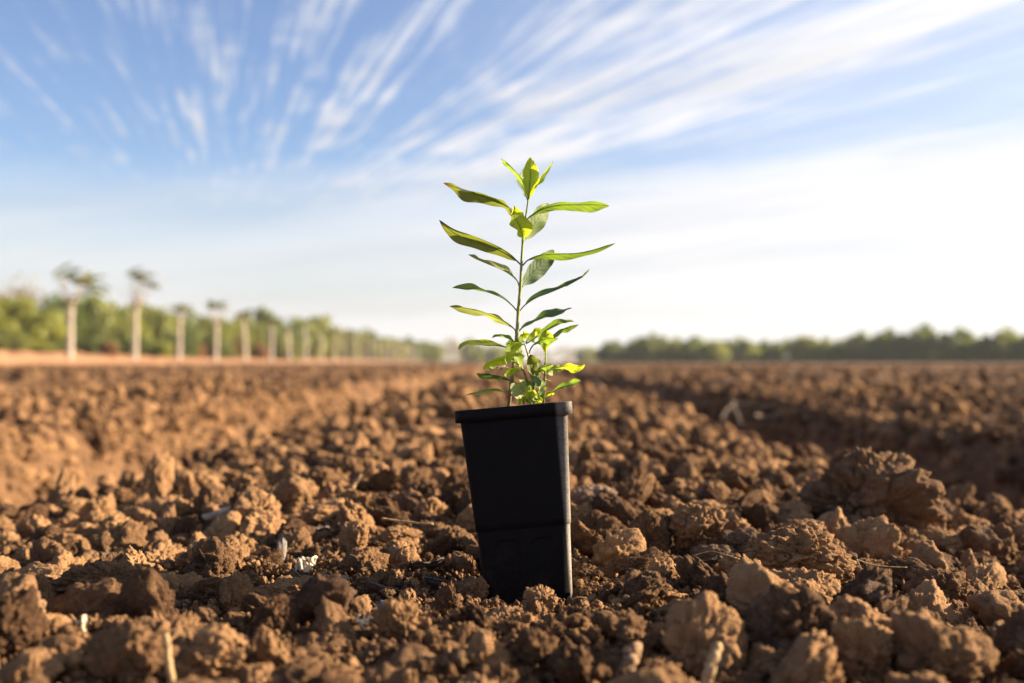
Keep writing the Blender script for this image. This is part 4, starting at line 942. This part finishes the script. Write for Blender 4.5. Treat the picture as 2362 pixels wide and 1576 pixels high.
# palms
def frond_mesh(seed, length, droop, mat, dead=False):
    r_ = np.random.default_rng(seed); n = 12; s = np.linspace(0, 1, n)
    rib = np.stack([length * s, 0 * s, length * (.35 * s - droop * s ** 2)], 1); A = Acc()
    v, f = tube(rib, np.linspace(.035, .01, n), 5); A.add(v, f)
    V3, Fs = [], []; k = 0
    for i in range(2, n):
        for sd_ in (-1, 1):
            for e in range(2):
                ll = length * .42 * math.sin(math.pi * min(1, .15 + .8 * s[i])) * r_.uniform(.8, 1.1); p0 = rib[i] - [e * length / n / 2, 0, 0]
                tip_ = p0 + np.array([ll * .55, sd_ * ll * .8, -ll * r_.uniform(.1, .45)]); wv_ = np.array([.05, 0, .01])
                V3 += [p0 - wv_, p0 + wv_, tip_ + wv_ * .2, tip_ - wv_ * .2]; Fs.append((k, k + 1, k + 2, k + 3)); k += 4
    A.add(V3, Fs); return A.mesh('frond', mat, False)
FM = [frond_mesh(70 + i, 1.0, .35 + .15 * i, FOL[0]) for i in range(3)]; DRYF = wood('dead_frond', (.34, .28, .22), (.50, .43, .35), .9, 40)
def stalk_mesh(seed):
    r_ = np.random.default_rng(seed); A = Acc(); s = np.linspace(0, 1, 8); P_ = np.stack([.9 * s, 0 * s, .12 * s - .10 * s ** 2], 1); A.add(*tube(P_, np.linspace(.022, .007, 8), 5))
    for i in range(2, 8):
        for e in (-1, 1): A.add(*tube([P_[i], P_[i] + [.10, e * r_.uniform(.06, .15), r_.uniform(-.06, .02)]], [.006, .003], 4))
    return A.mesh('dead_frond', DRYF)
DM = [stalk_mesh(80 + i) for i in range(2)]
pt = []
n = 20; zz_ = np.linspace(-.03, 1, n); prr = .060 * (1.25 - .35 * zz_) * (1 + .05 * np.cos(np.arange(n) * 2.1)); prr[0] *= 1.2; prr[-3:] *= np.array([1.15, 1.35, 1.1])
v, f = tube(np.stack([.01 * np.sin(zz_ * 4), 0 * zz_, zz_], 1), prr, 12); PT = mesh_np('palm_trunk', v, f, PALMB)
PG = 'palms in a row along the left edge of the field'
tops = [712, 716, 738, 748, 740, 756, 768, 756, 772, 774, 780, 778, 785, 784, 790, 788, 793, 792, 795, 796, 798, 797, 800, 801]
names_ = ['nearest', 'second', 'third', 'fourth', 'fifth', 'sixth', 'seventh', 'eighth', 'ninth', 'tenth', 'eleventh', 'twelfth', 'thirteenth', 'fourteenth', 'fifteenth', 'sixteenth', 'seventeenth', 'eighteenth', 'nineteenth', 'twentieth', 'twenty-first', 'twenty-second', 'twenty-third', 'farthest']
kindp = ['with a sparse windswept crown', 'with its crown leaning far right', 'with a small thin crown', 'with a small tufted crown'] + ['with a thin pale crown'] * 20
prow = [160, 310, 412, 497, 566, 625, 668, 706]
for i in range(24):
    yd = 60 + 9.7 * i; xd = -26.3
    if i < len(prow): yd = -xd / ((1181 - prow[i]) / F)
    z0 = tz(xd, yd); hh = CAM_Z + (HOR - tops[i]) / F * yd - z0
    o = empty('palm_tree', (xd, yd, z0), f'{names_[i]} pale-trunked palm of the row, {kindp[i]}', 'palm tree', PG); o.rotation_euler = (R(rnd.uniform(-2, 2)), R(1.5 if i < 4 else rnd.uniform(-4, 4)), rnd.uniform(-.3, .3))
    tk = link('trunk', PT, o); ht = hh; up = {0: 1.75, 1: 2.0, 2: .75, 3: 1.5}.get(i, .5); tw_ = 2.6 * (1 if i < 2 else rnd.uniform(.75, 1.1)); tk.scale = (tw_, tw_, ht)
    big = i < 6
    for q in range(14 if big else 7):
        a = rnd.gauss(0 if i < 2 else rnd.uniform(-3, 3), .9 if i < 2 else 1.6); fr = link('frond', FM[q % 3], o)
        if i == 1: xo = -.75 + .09 * q; fr.location = (xo, 0, ht + up + .25 - .55 * (xo + .3)); a = rnd.gauss(0, .5)
        else: fr.location = (rnd.uniform(-.1, .2) + (-1.1 + .16 * q if i == 0 else 0), 0, ht + up * rnd.uniform(.9, 1.05) - (.06 * q - .3 if i == 0 else 0))
        s_ = {0: 1.35, 1: 1.25, 2: 1.0, 3: 1.05}.get(i, 1.15); fr.scale = (s_, s_, s_); fr.rotation_euler = (0, rnd.uniform(-.7, .2), a)
    for q in range(8 if big else 4):
        a = 6.28 * q / 8 + rnd.uniform(-.3, .3); fr = link('dead_frond', DM[q % 2], o); fr.location = (0, 0, ht * rnd.uniform(.93, .99)); s_ = (up + .7) * rnd.uniform(.8, 1.15); fr.scale = (s_, s_, s_)
        fr.rotation_euler = (0, rnd.uniform(-1.3, -.9), a)


# ---------------------------------------------------------------- thin haze over the plain
HX = 9500.0
hv = [(x_, y_, z_) for z_ in (-1.6, 16.0) for (x_, y_) in ((-HX, -HX), (HX, -HX), (HX, HX), (-HX, HX))]
m = bpy.data.materials.new('haze'); m.use_nodes = True; t = NT(m.node_tree)
pv = t.node('ShaderNodeVolumePrincipled'); pv.inputs['Color'].default_value = (.88, .92, 1.0, 1); pv.inputs['Density'].default_value = 0.00024
t.l.new(pv.outputs[0], t.node('ShaderNodeOutputMaterial').inputs['Volume'])
link('haze', mesh_np('haze', hv, [(3, 2, 1, 0), (4, 5, 6, 7), (0, 1, 5, 4), (1, 2, 6, 5), (2, 3, 7, 6), (3, 0, 4, 7)], m, False), kind='stuff', label='thin pale haze over the plain')
